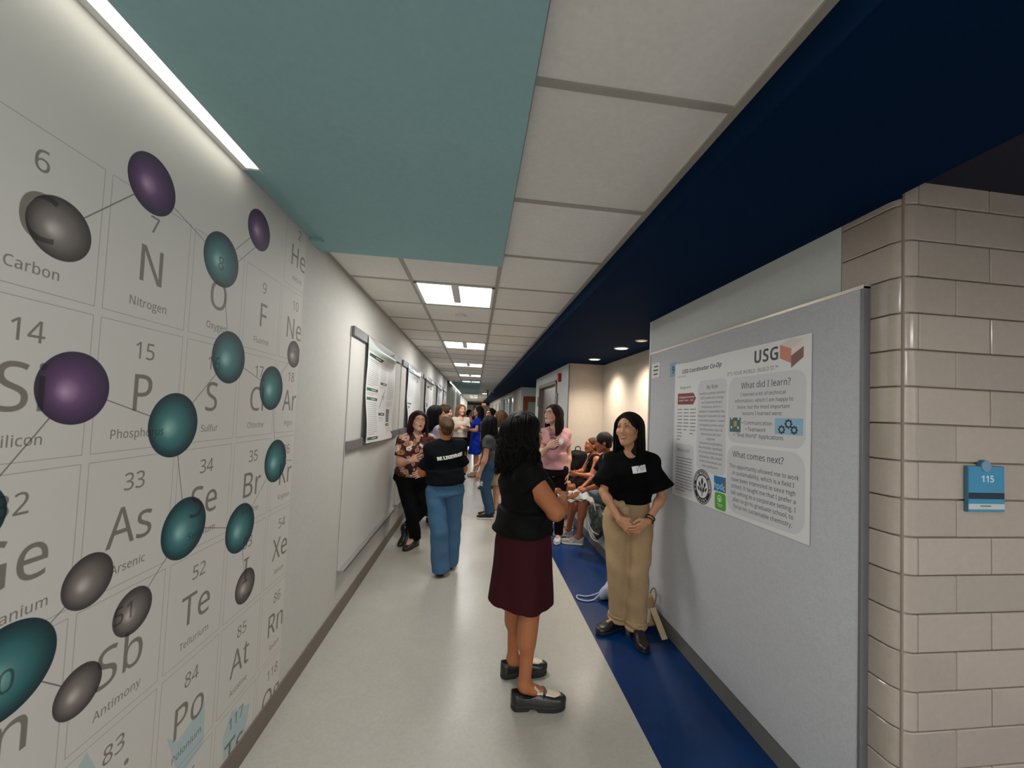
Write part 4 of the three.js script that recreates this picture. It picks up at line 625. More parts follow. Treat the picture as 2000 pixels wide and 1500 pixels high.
// ---------- people ----------
const add = (a, b, k = 1) => a.map((v, i) => v + b[i] * k);
const D2R = Math.PI / 180;
function human(o) {
  const [bx, bd] = o.at, root = group('person'), loc = (p) => [p[0] - bx, p[1], bd - p[2]], J = {}; root.position.set(bx, 0, -bd);
  tag(root, o.label, 'person');
  for (const [k, p] of Object.entries(o.j)) J[k] = loc(p);
  const b = o.build ?? 1, s = o.size ?? 1, tAx = axes(o.yaw * D2R), pAx = axes((o.hipYaw ?? o.yaw) * D2R), X = tAx[0], PX = pAx[0], Z = tAx[2];
  J.shR ??= add(add(J.neck, X, -0.158 * s * b), [0, -0.052 * s, 0]); J.shL ??= add(add(J.neck, X, 0.158 * s * b), [0, -0.052 * s, 0]);
  J.hipR ??= add(add(J.pelvis, PX, -0.085 * s * b), [0, -0.03, 0]); J.hipL ??= add(add(J.pelvis, PX, 0.085 * s * b), [0, -0.03, 0]);
  for (const q of 'RL') { J['kn' + q] ??= mix(J['hip' + q], J['an' + q], 0.48); J['el' + q] ??= add(J['sh' + q], [0, -0.27 * s, 0]); J['wr' + q] ??= add(J['el' + q], [0, -0.24 * s, 0]); }
  const up = v3(J.neck).sub(v3(J.pelvis)).normalize().toArray();
  const P = add(J.pelvis, up, -0.03), waist = mix(J.pelvis, J.neck, 0.38), chest = mix(J.pelvis, J.neck, 0.68), upper = mix(J.pelvis, J.neck, 0.88);
  const ctx = { o, root, J, X, PX, Z, pZ: pAx[2], up, P, waist, chest, upper, b, s };
  // torso sections, grown by t
  ctx.torso = (f, t, lower = true) => {
    const w = (v) => v * s * b + t, d = (v) => v * s * (0.4 + 0.6 * b) + t;
    if (lower) f.seg(P, waist, w(0.158), d(0.108), w(0.118), d(0.09), PX, 0.05);
    f.seg(waist, chest, w(0.118), d(0.09), w(0.14), d(0.1), X, 0.05).seg(chest, upper, w(0.14), d(0.1), w(0.118), d(0.072), X, 0.05);
    for (const q of 'RL') f.cap(mix(upper, J.neck, 0.25), J['sh' + q], 0.05 * s + t, 0.048 * s * (0.5 + 0.5 * b) + t, 0.04);
    if (!o.man) for (const q of [-1, 1]) f.ball(add(add(chest, X, q * 0.066 * s * b), Z, 0.062 * s), 0.058 * s * b + t, 0.045);
    return f;
  };
  const hAx = axes(o.head.yaw * D2R, (o.head.pitch ?? 0) * D2R, (o.head.roll ?? 0) * D2R), hs = (o.head.s ?? 0.98), hc = J.head; Object.assign(ctx, { hAx, hs, hc });
  // the skin: one surface for trunk, neck and limbs, with finer head and hands joined on
  const f = new Field(o.cell ?? 0.011); ctx.torso(f, 0);
  f.cap(mix(upper, J.neck, 0.7), add(add(hc, hAx[1], -0.05 * hs), hAx[2], -0.022 * hs), 0.05 * s, 0.049 * s, 0.035);
  const ar = o.arm ?? 1;
  for (const q of 'RL') {
    f.cap(J['sh' + q], J['el' + q], 0.046 * ar, 0.038 * ar, 0.03).cap(J['el' + q], J['wr' + q], 0.039 * ar, 0.0245 * (0.6 + 0.4 * ar), 0.015);
    f.ball(mix(J['el' + q], J['wr' + q], 0.25), 0.041 * ar, 0.03);
    const lg = o.leg ?? 1, kn = J['kn' + q], an = J['an' + q], back = ctx.pZ;
    f.cap(J['hip' + q], kn, 0.083 * lg, 0.054 * lg, 0.03).cap(kn, an, 0.05 * lg, 0.034 * lg, 0.02).cap(add(mix(kn, an, 0.18), back, -0.012), add(mix(kn, an, 0.42), back, -0.014), 0.05 * lg, 0.046 * lg, 0.04);
    const toe = J['toe' + q] ?? add(add(an, ctx.pZ, 0.13), [0, -an[1] + 0.045, 0]); J['toe' + q] = toe; f.cap(add(an, [0, -0.02, 0]), mix(an, toe, 0.8), 0.034, 0.026, 0.03);
  }
  const bits = [f.build()], hh = o.fine ?? 0.0045;
  bits.push(headField(hc, hAx, hs, Math.min(hh, 0.0055), o.face?.smile ?? 0, o.heavy ?? 0).build());
  for (const q of 'RL') { const hd = o['hand' + q] ?? {}; const w = J['wr' + q], fd = hd.f ?? v3(w).sub(v3(J['el' + q])).normalize().toArray(); bits.push(handField(w, fd, hd.n ?? X.map((v) => v * (q === 'R' ? -1 : 1)), hd.t ?? Z, (o.handS ?? 0.92), Math.min(hh, o.handCell ?? hh), hd.curl ?? 0.45, hd.spread ?? 0.1).build()); }
  mesh('body', joinIndexed(bits), skinMat(o.skin), root);
  if (!o.noFace) faceParts(root, hc, hAx, hs, { skinMat: skinMat(o.skin), browMat: std({ color: o.brow ?? o.hair?.color ?? 0x20160f, roughness: 0.7 }), ...o.face });
  return ctx;
}
function topWear(c, mat, o = {}) {
  const { J, X, PX, Z, up, P, waist, chest, b, s } = c, f = new Field(o.h ?? c.o.cell ?? 0.011), t = o.t ?? 0.018; c.torso(f, t, false);
  const hem = o.hem ?? 0.02, end = add(P, up, 0.03 - hem), hw = (o.hemW ?? 0.16) * s * b + t, hd = (o.hemD ?? 0.115) * s * b + t;
  f.seg(end, waist, hw, hd, (o.waistW ?? 0.13) * s * b + t, 0.098 * s * b + t, PX, 0.05, 0.1);
  for (const q of 'RL') { const fr = o.sleeve ?? 0.6; if (fr > 0) { const r0 = (o.r0 ?? 0.062), r1 = (o.r1 ?? 0.068), e = mix(J['sh' + q], J['el' + q], fr); f.seg(mix(J['sh' + q], c.upper, 0.2), e, r0, r0, r1, r1 * 0.92, Z, 0.04, 0.12); if (o.long) f.seg(J['el' + q], mix(J['el' + q], J['wr' + q], o.long), 0.055, 0.055, 0.042, 0.042, Z, 0.02, 0.2); } }
  if (o.more) o.more(f);
  if (o.folds !== 0) f.folds(o.folds ?? 0.004, 24, 19, 27, o.ph ?? 0.4);
  const r = o.neckR ?? 0.066, n0 = add(add(J.neck, up, 0.03), Z, 0.02), n1 = add(add(J.neck, up, -(o.scoop ?? 0.02)), Z, 0.085 * s), L = v3(n1).sub(v3(n0)), l2 = L.lengthSq();
  f.carve((x, y, z) => { const px = x - n0[0], py = y - n0[1], pz = z - n0[2], k = Math.max(0, Math.min(1, (px * L.x + py * L.y + pz * L.z) / l2)); return Math.hypot(px - L.x * k, py - L.y * k, pz - L.z * k) - r * (1 - k * (o.vee ?? 0.25)); });
  if (o.edit) o.edit(f);
  const ang = Math.atan2(X[2], X[0]), m = mesh(o.name ?? 'shirt', f.build((x, y, z) => [Math.atan2((x - chest[0]) * Math.cos(ang) + (z - chest[2]) * Math.sin(ang), (x - chest[0]) * -Math.sin(ang) + (z - chest[2]) * Math.cos(ang)) * 0.16, y]), mat, c.root); m.userData.f = undefined; return [m, f];
}
function trousers(c, mat, o = {}) {
  const { J, PX, up, P, waist, b, s } = c, f = new Field(o.h ?? c.o.cell ?? 0.011), t = 0.014, w = o.w ?? [0.1, 0.082, 0.075];
  f.seg(add(P, up, -0.03), mix(P, waist, o.rise ?? 0.75), 0.166 * s * b + t, 0.118 * s * b + t, 0.128 * s * b + t, 0.098 * s * b + t, PX, 0.04, 0.25);
  for (const q of 'RL') {
    const k = J['kn' + q], a = J['an' + q], hem = o.hem === undefined ? mix(k, a, 1.0) : mix(k, a, o.hem);
    f.chain([add(J['hip' + q], up, 0.03), mix(J['hip' + q], k, 0.5), k, mix(k, hem, 0.5), hem], [w[0] * b, (w[0] * b + w[1]) / 2, w[1], (w[1] + w[2]) / 2, w[2]], [w[0] * b * 1.02, (w[0] * b + w[1]) / 2, w[1] * 1.02, (w[1] + w[2]) / 2, w[2] * (o.flat ?? 1.08)], PX, 0.022, 0.7, 0.02);
  }
  if (o.folds !== 0) f.folds(o.folds ?? 0.0035, 21, 15, 25, o.ph ?? 1.1);
  return [mesh(o.name ?? 'trousers', f.build(), mat, c.root), f];
}
function hairOn(c, o) {
  const { hc, hAx, hs: s } = c, q = onAxes(hc, hAx, s), h = o.h ?? 0.006, f = new Field(h), v = o.vol ?? 0, E = (p, r, k, sg) => f.ell(q(...p), r.map((a) => a * s), hAx, k * s, sg);
  E([0, 0.036, -0.02], [0.083 + v * 0.8, 0.092 + v * 0.6, 0.1 + v * 0.6], 0.02);
  if (o.len) { const a = q(0, -0.01, -0.045), e = add(a, [0, -o.len * 0.8, 0]); f.seg(a, add(e, hAx[2], -(o.lean ?? 0.02)), (0.078 + v) * s, (0.055 + v) * s, (o.massW ?? 0.08) * s, (0.04 + v * 0.6) * s, hAx[0], 0.04, 0.5); }
  if (o.bun) f.ball(q(...o.bun), (o.bunR ?? 0.04) * s, 0.02);
  if (o.nape) E([0, -0.035, -0.055], [0.057, 0.045, 0.045], 0.03);
  f.folds(o.wave ?? 0.002, 60, 22, 66, 0.7);
  const fw = o.faceW ?? 0.066, fh = o.faceH ?? 0.09; E([o.part ? o.part * 0.01 : 0, -0.016, 0.1], [fw, fh, 0.078], 0.012, -1); E([0, -0.11, 0.05], [0.062, 0.075, 0.08], 0.015, -1);
  const list = [f.build((x, y, z) => [Math.atan2(x - hc[0], z - hc[2]) * 0.16, y * 0.3])];
  const n = o.n ?? 0, span = (o.front ?? 110) * D2R, len = o.len ?? 0.1;
  for (let i = 0; i < n; i++) {
    const row = i % 3, ph = (2 * ((i + 0.5) / n) - 1) * span + (rnd() - 0.5) * 0.12, ext = v + row * 0.006 + rnd() * 0.008, L = len * (0.8 + rnd() * 0.28), tilt = o.flare ?? 0.02, am = o.curl ?? 0.006, fr = o.waves ?? 7, p0 = rnd() * 6.3, pts = [], rad = [], th = (o.thick ?? 0.011) * (0.75 + rnd() * 0.5);
    for (let j = 0; j <= 16; j++) {
      const t = j / 16; let x, y, z;
      if (t < 0.35) {   // over the scalp from the parting to the side
        const w = t / 0.35, k = Math.abs(ph) / span, zs = -0.75 + 1.78 * k ** 1.6, A = new THREE.Vector3((o.part ?? 0) * 0.3 + Math.sign(ph) * 0.06, 1, zs).normalize(), B = new THREE.Vector3(Math.sin(ph), 0.02, -Math.cos(ph)).normalize(), ang = A.angleTo(B) || 0.01, V = A.multiplyScalar(Math.sin((1 - w) * ang) / Math.sin(ang)).addScaledVector(B, Math.sin(w * ang) / Math.sin(ang));
        pts.push(q(V.x * (0.0835 + ext * (0.25 + 0.75 * w)), 0.034 + V.y * (0.0925 + ext * 0.3), -0.02 + V.z * (0.1 + ext * 0.7 * (0.25 + 0.75 * w)))); rad.push(th * (0.35 + 0.65 * w)); }
      else { const u = (t - 0.35) / 0.65, a = am * Math.min(1, u * 3), R = 1 + tilt * 8 * u * (1 - 0.4 * u); x = Math.sin(ph) * (0.083 + ext) * R; z = -0.02 - Math.cos(ph) * (0.1 + ext * 0.7) * (1 + tilt * 4 * u); const p = q(x, 0.034 * (1 - u), z); p[1] -= L * u; p[0] += a * Math.sin(fr * u * 2 + p0); p[2] += a * Math.cos(fr * u * 2 + p0 * 1.7); pts.push(p); rad.push(th * (1 - 0.75 * u * u)); }
    }
    list.push(tube(spline(pts, 20), Array.from({ length: 21 }, (_, k) => { const w = k / 20 * 16, a = Math.floor(w); return rad[a] + ((rad[a + 1] ?? rad[a]) - rad[a]) * (w - a); }), 5));
  }
  for (const g of o.extra?.(q, s) ?? []) list.push(g);
  return mesh('hair', joinIndexed(list), hairMat(o.color), c.root);
}
const wristBand = (c, q, color, t = 0.06, r = 0.028) => { const a = mix(c.J['wr' + q], c.J['el' + q], t), n = v3(c.J['el' + q]).sub(v3(c.J['wr' + q])).normalize(), g = new THREE.TorusGeometry(r, 0.0045, 8, 24); g.applyQuaternion(new THREE.Quaternion().setFromUnitVectors(new THREE.Vector3(0, 0, 1), n)); g.translate(...a); mesh('bracelet', g, std({ color, roughness: 0.5 }), c.root); };
const lettering = (w, h, draw) => { const t = canvasTex(w, h, (c) => { c.clearRect(0, 0, w, h); draw(c, w, h); }); return t; };
const printMat = (tex) => std({ map: tex, transparent: true, alphaTest: 0.4, roughness: 0.8, side: THREE.DoubleSide });
const BLACK = 0x08090a, shoeBlack = phys({ color: 0x16181a, roughness: 0.35, clearcoat: 0.3, clearcoatRoughness: 0.3 }), soleBlack = std({ color: 0x1c1e20, roughness: 0.6 });

{ // woman in the maroon skirt, holding a plate, near the middle of the corridor
  const c = human({
    at: [0.3, 2.24], yaw: 104, hipYaw: 97, build: 1.08, size: 1, arm: 1.3, leg: 0.95, cell: 0.009, fine: 0.0035, handCell: 0.003, skin: 0xa5653f, brow: 0x15100d,
    label: 'woman with dark curly hair, black top and maroon skirt, holding a plate, seen from behind',
    head: { yaw: 101, pitch: 2, s: 1 }, face: { lip: 0x8a4a40 },
    j: { head: [0.29, 1.445, 2.24], neck: [0.29, 1.305, 2.24], pelvis: [0.296, 0.86, 2.24], shR: [0.29, 1.25, 2.085], shL: [0.34, 1.25, 2.4], elR: [0.455, 1.045, 2.1], wrR: [0.55, 1.07, 2.33], elL: [0.44, 1.02, 2.52], wrL: [0.54, 1.08, 2.45], hipR: [0.3, 0.83, 2.16], hipL: [0.29, 0.83, 2.33], knR: [0.345, 0.5, 2.14], anR: [0.325, 0.125, 2.13], toeR: [0.44, 0.06, 2.12], knL: [0.285, 0.5, 2.34], anL: [0.285, 0.115, 2.37], toeL: [0.4, 0.055, 2.385] },
    handR: { f: [0.8, -0.05, -0.6], n: [0.1, -0.95, 0.2], t: [-0.5, 0.2, -0.8], curl: 0.35 }, handL: { f: [0.95, -0.25, 0.2], n: [0.2, 0.95, 0], t: [0.2, 0, 0.95], curl: 0.6, spread: 0.2 },
  });
  const black = cloth(0x060607, { roughness: 0.75 });
  topWear(c, black, { name: 'blouse', sleeve: 0.3, r0: 0.075, r1: 0.085, hem: -0.05, hemW: 0.16, hemD: 0.14, waistW: 0.156, t: 0.022, folds: 0.006, scoop: 0.0 });
  const f = new Field(0.009); f.chain([[0.005, 0.93, 0], [0.002, 0.83, 0], [0.0, 0.72, 0], [-0.006, 0.512, 0]], [0.165, 0.185, 0.19, 0.2], [0.15, 0.162, 0.166, 0.18], c.PX, 0.04, 0.3, 0.7);
  f.after.push((x, y, z, d) => { if (d > 0.05) return d; const a = Math.atan2(z, x), k = Math.max(0, Math.min(1, (0.85 - y) / 0.3)); return d - 0.011 * k * Math.sin(a * 5 + 0.6) - 0.004 * k * Math.sin(a * 11); }); f.cut([0, 0.512, 0], [-0.1, -1, 0.03]);
  mesh('skirt', f.build(), cloth(0x3a1019, { roughness: 0.85 }), c.root);
  hairOn(c, { color: 0x090606, len: 0.21, vol: 0.018, curl: 0.016, waves: 7, n: 520, thick: 0.0062, flare: 0.03, front: 118, massW: 0.112, lean: 0.04, wave: 0.006, faceW: 0.058, h: 0.006 });
  for (const [heel, toe, q] of [[[-0.045, 0, 0.115], [0.25, 0, 0.135], 'R'], [[-0.085, 0, -0.13], [0.2, 0, -0.15], 'L']]) {
    const s = shoe(c.root, heel, toe, { mat: shoeBlack, soleMat: soleBlack, sole: 0.034, top: 0.1, low: 1, heelGap: 1, h: 0.0036, slant: 0.06, w: 1.1, toeBox: 0.044 });
    const patch = (lift, a0, a1, bw, mat, nm) => { const p = new Field(0.0035); p.prims.push({ ...s.ext, k: 0.002, f: (x, y, z) => { const [a, b, cc] = s.abc(x, y, z), d = s.upper(x, y, z), e = Math.min(1, Math.max(0, (a1 - a) / 0.12)); return Math.max(d - lift, -d - 0.006, (a0 - a) * s.L, (a - a1) * s.L, Math.abs(b) - bw * Math.sqrt(e), 0.05 - cc, cc - 0.096 - lift + 0.06 * (a - 0.02) * s.L); } }); mesh(nm, p.build(), mat, s.g); };
    patch(0.0028, 0.46, 0.9, 0.027, phys({ color: 0xdccfba, roughness: 0.4 }), 'vamp'); patch(0.0055, 0.57, 0.65, 0.05, shoeBlack, 'strap');
    const tg = new Field(0.0035); tg.seg(s.at(0.5, 0, 0.092), s.at(0.42, 0, 0.112), 0.028, 0.005, 0.022, 0.004, s.Sd.toArray(), 0.004, 0.9); mesh('tongue', tg.build(), phys({ color: 0xdccfba, roughness: 0.4 }), s.g);
  }
  wristBand(c, 'L', 0x1a1210, 0.1);
}
{ // the plate she holds and the napkin on it
  const pl = group('paper_plate'); pl.position.copy(P3(0.64, 1.045, 2.45)); pl.rotation.z = -0.05; tag(pl, 'dark round plate held out by the woman in the maroon skirt', 'plate');
  const lathe = new THREE.LatheGeometry([[0, 0], [0.075, 0], [0.085, 0.004], [0.118, 0.018], [0.122, 0.018], [0.088, -0.002], [0.076, -0.006], [0, -0.006]].map((p) => new THREE.Vector2(...p)), 40); mesh('dish', lathe, std({ color: 0x1d1715, roughness: 0.5 }), pl);
  const n = 26, pos = [], idx = [], uv = []; for (let j = 0; j <= n; j++) for (let i = 0; i <= n; i++) { const u = i / n - 0.5, v = j / n - 0.5, x = u * 0.26 + 0.02, z = v * 0.21 + 0.015, over = Math.max(0, x - 0.1) + Math.max(0, z - 0.1) * 0.6; pos.push(x - over * 0.6, 0.022 + 0.012 * Math.sin(u * 11 + v * 4) * Math.cos(v * 9) + 0.012 * Math.cos(u * 19 + 1) * Math.sin(v * 6 + u * 8) - over * 1.15, z); uv.push(u, v); }
  for (let j = 0; j < n; j++) for (let i = 0; i < n; i++) { const a = j * (n + 1) + i; idx.push(a, a + n + 1, a + 1, a + 1, a + n + 1, a + n + 2); }
  const g = new THREE.BufferGeometry(); g.setAttribute('position', new THREE.Float32BufferAttribute(pos, 3)); g.setAttribute('uv', new THREE.Float32BufferAttribute(uv, 2)); g.setIndex(idx); g.computeVertexNormals();
  const nap = mesh('napkin', g, std({ color: 0xe9e5dc, roughness: 0.85, side: THREE.DoubleSide })); nap.position.copy(P3(0.64, 1.045, 2.45)); tag(nap, 'crumpled white paper napkin draped over the dark plate', 'napkin');
}
{ // smiling presenter beside the tack board
  const c = human({
    at: [1.16, 2.76], yaw: -24, build: 0.95, size: 1, arm: 0.78, leg: 1, cell: 0.0095, fine: 0.0032, handCell: 0.003, skin: 0xc38d6a, brow: 0x120d0b, heavy: 0.7,
    label: 'smiling woman with black cropped tee, name tag and beige trousers beside the grey board',
    head: { yaw: -47, pitch: 3, roll: -4, s: 0.97 }, face: { smile: 1, lip: 0xa8584e, look: -1 },
    j: { head: [1.1, 1.485, 2.71], neck: [1.148, 1.325, 2.76], pelvis: [1.15, 0.86, 2.78], shR: [1.015, 1.25, 2.8], shL: [1.275, 1.25, 2.69], elR: [0.925, 1.035, 2.7], wrR: [1.0, 0.875, 2.56], elL: [1.335, 1.02, 2.64], wrL: [1.185, 0.87, 2.53], hipR: [1.062, 0.82, 2.8], hipL: [1.235, 0.82, 2.75], knR: [1.075, 0.47, 2.76], anR: [1.125, 0.1, 2.84], toeR: [1.01, 0.04, 2.8], knL: [1.198, 0.46, 2.71], anL: [1.213, 0.1, 2.74], toeL: [1.215, 0.04, 2.62] },
    handR: { f: [0.72, -0.6, 0.25], n: [-0.45, 0.1, 0.9], t: [0.5, 0.7, 0.2], curl: 0.5 }, handL: { f: [-0.8, -0.45, 0.2], n: [0.3, -0.2, 0.9], t: [-0.2, 0.9, 0.1], curl: 0.5 },
  });
  const [, tf] = topWear(c, cloth(0x060709), { name: 'cropped_tee', sleeve: 0.8, r0: 0.056, r1: 0.112, hem: -0.105, hemW: 0.15, hemD: 0.115, waistW: 0.146, t: 0.019, folds: 0.005, scoop: 0.0, neckR: 0.066 });
  const tag0 = lettering(128, 64, (g) => { g.fillStyle = '#e6e8ea'; g.fillRect(0, 0, 128, 64); g.strokeStyle = '#4a4d55'; g.lineWidth = 3; g.beginPath(); g.moveTo(36, 20); g.bezierCurveTo(44, 8, 52, 20, 44, 52); g.lineTo(66, 16); g.moveTo(74, 28); g.lineTo(112, 20); g.moveTo(72, 42); g.lineTo(108, 36); g.stroke(); });
  const U = v3(c.X).applyAxisAngle(v3(c.Z), 0.22), N = v3(c.Z);
  mesh('name_tag', tf.decal(add(add(c.chest, c.X, 0.062), c.up, 0.035), U, new THREE.Vector3().crossVectors(N, U), N, 0.092, 0.048, 8, 5, 0.003), std({ map: tag0, roughness: 0.5, side: THREE.DoubleSide }), c.root);
  const beige = cloth(0xb89b78, { roughness: 0.9 });
  trousers(c, beige, { w: [0.102, 0.082, 0.072], rise: 0.95, hem: 1.06, folds: 0.005 });
  for (const q of 'RL') { const e = c.J['an' + q], f = new Field(0.007); f.seg(add(e, [0, 0.01, 0]), add(e, [0, -0.035, 0]), 0.082, 0.088, 0.074, 0.08, c.PX, 0.02, 0.3); f.folds(0.006, 30, 70, 34, 0.5); mesh('cuff', f.build(), beige, c.root); }
  const tie = new Field(0.006), t0 = add(add(c.J.pelvis, c.pZ, 0.125), [-0.06, 0.1, 0]); tie.seg(t0, add(t0, [0.045, -0.05, 0.02]), 0.03, 0.022, 0.036, 0.026, [1, 0, 0], 0.01).seg(t0, add(t0, [-0.05, 0.012, 0.01]), 0.016, 0.012, 0.02, 0.01, [0, 1, 0], 0.01).seg(add(t0, [0.03, -0.03, 0.02]), add(t0, [0.055, -0.09, 0.015]), 0.03, 0.02, 0.024, 0.016, [1, 0, 0], 0.01); tie.folds(0.004, 70, 60, 70, 1); mesh('waist_tie', tie.build(), cloth(0xb89d7a), c.root);
  hairOn(c, { color: 0x0c0908, len: 0.27, vol: 0.004, curl: 0.003, waves: 2, n: 420, thick: 0.0046, flare: 0.02, front: 112, massW: 0.085, wave: 0.0015, faceW: 0.071, faceH: 0.112, h: 0.0045, part: -1 });
  for (const [heel, toe] of [[[0.02, 0, -0.11], [-0.225, 0, -0.01]], [[0.063, 0, -0.03], [0.03, 0, 0.235]]]) shoe(c.root, heel, toe, { mat: shoeBlack, soleMat: soleBlack, sole: 0.024, top: 0.095, shaft: 0.03, h: 0.005, w: 1.12 });
  wristBand(c, 'L', 0x2a1a14, 0.08, 0.029); wristBand(c, 'L', 0x2a1a14, 0.17, 0.031);
}
function shoesOn(c, o, which = 'RL') {
  for (const q of which) {
    const an = c.J['an' + q], toe = c.J['toe' + q], dir = [toe[0] - an[0], 0, toe[2] - an[2]], l = Math.hypot(...dir) || 1, d = dir.map((v) => v / l), heel = add(an, d, -0.06); heel[1] = Math.max(0, an[1] - 0.105);
    const tip = add(heel, d, 0.2); tip[1] = Math.max(0, toe[1] - 0.05); const n = v3(tip).sub(v3(heel)).normalize().toArray(), end = add(heel, n, o.L ?? 0.245);
    const s = shoe(c.root, heel, end, o);
    if (o.tick) for (const sd of [-1, 1]) { const p = [[0.42, 0.035, 0.062], [0.52, 0.041, 0.036], [0.62, 0.041, 0.046], [0.78, 0.036, 0.072]].map(([a, b, e]) => s.at(a, sd * (b + 0.006), e)), cv = spline(p, 14); mesh('side_stripe', tube(cv, cv.map((_, i) => 0.0015 + 0.0045 * Math.sin(Math.min(1, i / 5) * Math.PI * 0.5) * (1 - i / 18)), 5), M.white, s.g); }
    if (o.laces) for (let i = 0; i < 4; i++) { const a = 0.5 + i * 0.075, lc = spline([s.at(a, -0.022, 0.082 - i * 0.009), s.at(a + 0.01, 0, 0.094 - i * 0.01), s.at(a, 0.022, 0.082 - i * 0.009)], 6); mesh('lace', tube(lc, lc.map(() => 0.003), 5), M.white, s.g); }
    if (o.toeCap) { const f = new Field(0.006); f.seg(s.at(0.84, 0, 0.03), s.at(0.93, 0, 0.028), 0.036, 0.022, 0.03, 0.018, s.Sd.toArray(), 0.01, 0.9); mesh('toe_cap', f.build(), M.white, s.g); }
  }
}
// a standing figure with feet under the hips
function stand(x, d, H, yaw, extra = {}) {
  const k = H / 1.65, X = axes(yaw * D2R)[0], off = (p, s) => [p[0] + X[0] * s, p[1], p[2] - X[2] * s];
  const P = [x, 0.87 * k, d], j = { head: [x, H - 0.125, d], neck: [x, 1.36 * k, d], pelvis: P, anR: off([x, 0.09, d], -0.085), anL: off([x, 0.09, d], 0.085), ...extra }; return j;
}
const SH = { black: { mat: shoeBlack, soleMat: soleBlack, sole: 0.02, top: 0.08, h: 0.008 }, white: { mat: std({ color: 0xd6d4d0, roughness: 0.7 }), soleMat: M.white, sole: 0.03, top: 0.085, h: 0.008 } };
const floral = canvasTex(512, 512, (c, w, h) => {
  c.fillStyle = '#33171a'; c.fillRect(0, 0, w, h); c.fillStyle = '#5a2a22'; for (let i = 0; i < 60; i++) { c.beginPath(); c.ellipse(rnd() * w, rnd() * h, 20 + rnd() * 40, 12 + rnd() * 26, rnd() * 3, 0, 7); c.fill(); }
  const flower = (x, y, r, col) => { c.fillStyle = col; for (let i = 0; i < 5; i++) { const a = i * 1.257 + x; c.beginPath(); c.arc(x + Math.cos(a) * r * 0.62, y + Math.sin(a) * r * 0.62, r * 0.5, 0, 7); c.fill(); } c.fillStyle = '#4a2a20'; c.beginPath(); c.arc(x, y, r * 0.22, 0, 7); c.fill(); };
  for (let i = 0; i < 46; i++) { const x = rnd() * w, y = rnd() * h, r = 14 + rnd() * 26, col = ['#d8bfb0', '#e6d8cc', '#b98a78', '#a8744f', '#c9a190'][i % 5]; for (const a of [-w, 0, w]) for (const b of [-h, 0, h]) flower(x + a, y + b, r, col); }
});
floral.wrapS = floral.wrapT = THREE.RepeatWrapping; floral.repeat.set(2.6, 2.6);

{ // pink tee
  const c = human({ at: [0.99, 4.75], yaw: -22, build: 0.96, cell: 0.011, fine: 0.0042, skin: 0xcaa08a, size: 1.04, label: 'woman with glasses and pink printed tee standing by the blue floor border, touching her chest', brow: 0x2a1813,
    head: { yaw: -60, pitch: 12, s: 1.02 }, face: { glasses: 0x2b1714, lip: 0x9c4a4a, open: 0.004 },
    j: { head: [0.94, 1.56, 4.72], neck: [0.985, 1.405, 4.75], pelvis: [0.99, 0.9, 4.75], shR: [0.835, 1.33, 4.68], shL: [1.13, 1.33, 4.78], elR: [0.79, 1.08, 4.6], wrR: [0.845, 1.185, 4.45], elL: [1.175, 1.06, 4.8], wrL: [1.155, 0.85, 4.7], anR: [0.94, 0.09, 4.72], anL: [1.09, 0.09, 4.8] }, handR: { f: [0.8, 0.45, 0.2], n: [-0.2, 0.2, 0.9], t: [-0.3, 0.9, 0], curl: 0.25 }, handL: { f: [-0.1, -1, 0.1], n: [0.95, 0, 0.2], t: [0, 0, 1], curl: 0.45 } });
  const [, f] = topWear(c, cloth(0xc99aa0), { name: 'tee', sleeve: 0.55, r0: 0.068, r1: 0.07, hem: 0.0, hemW: 0.155, t: 0.018, folds: 0.004, scoop: 0.0 });
  const art = lettering(256, 256, (g) => { g.strokeStyle = '#40222a'; g.lineWidth = 11; g.beginPath(); g.ellipse(112, 160, 74, 72, 0, 0, 7); g.stroke(); g.lineWidth = 13; g.beginPath(); g.moveTo(56, 138); g.lineTo(98, 166); g.moveTo(168, 138); g.lineTo(126, 166); g.stroke(); g.fillStyle = '#6a4048'; g.font = 'bold 40px sans-serif'; g.textAlign = 'center'; g.fillText('MCHU WU', 118, 66); g.fillStyle = '#eee6e4'; for (let i = 0; i < 4; i++) { g.fillRect(196 + i * 13, 78 + Math.abs(i - 1.5) * 10, 8, 56); } g.beginPath(); g.ellipse(216, 140, 26, 30, 0, 0, 7); g.fill(); });
  const N = v3(c.Z), U = v3(c.X); mesh('chest_print', f.decal(add(add(c.chest, c.up, 0.0), c.X, 0.01), U, v3(c.up), N, 0.25, 0.25, 14, 14), printMat(art), c.root);
  trousers(c, cloth(0x120c0d), { name: 'leggings', w: [0.094, 0.07, 0.056], rise: 0.85 }); shoesOn(c, SH.white); wristBand(c, 'L', 0x2a1410, 0.04);
  hairOn(c, { color: 0x28140f, len: 0.27, vol: 0.004, curl: 0.006, waves: 3, n: 300, thick: 0.0055, flare: 0.02, front: 116, massW: 0.09, faceW: 0.069, wave: 0.002 });
}
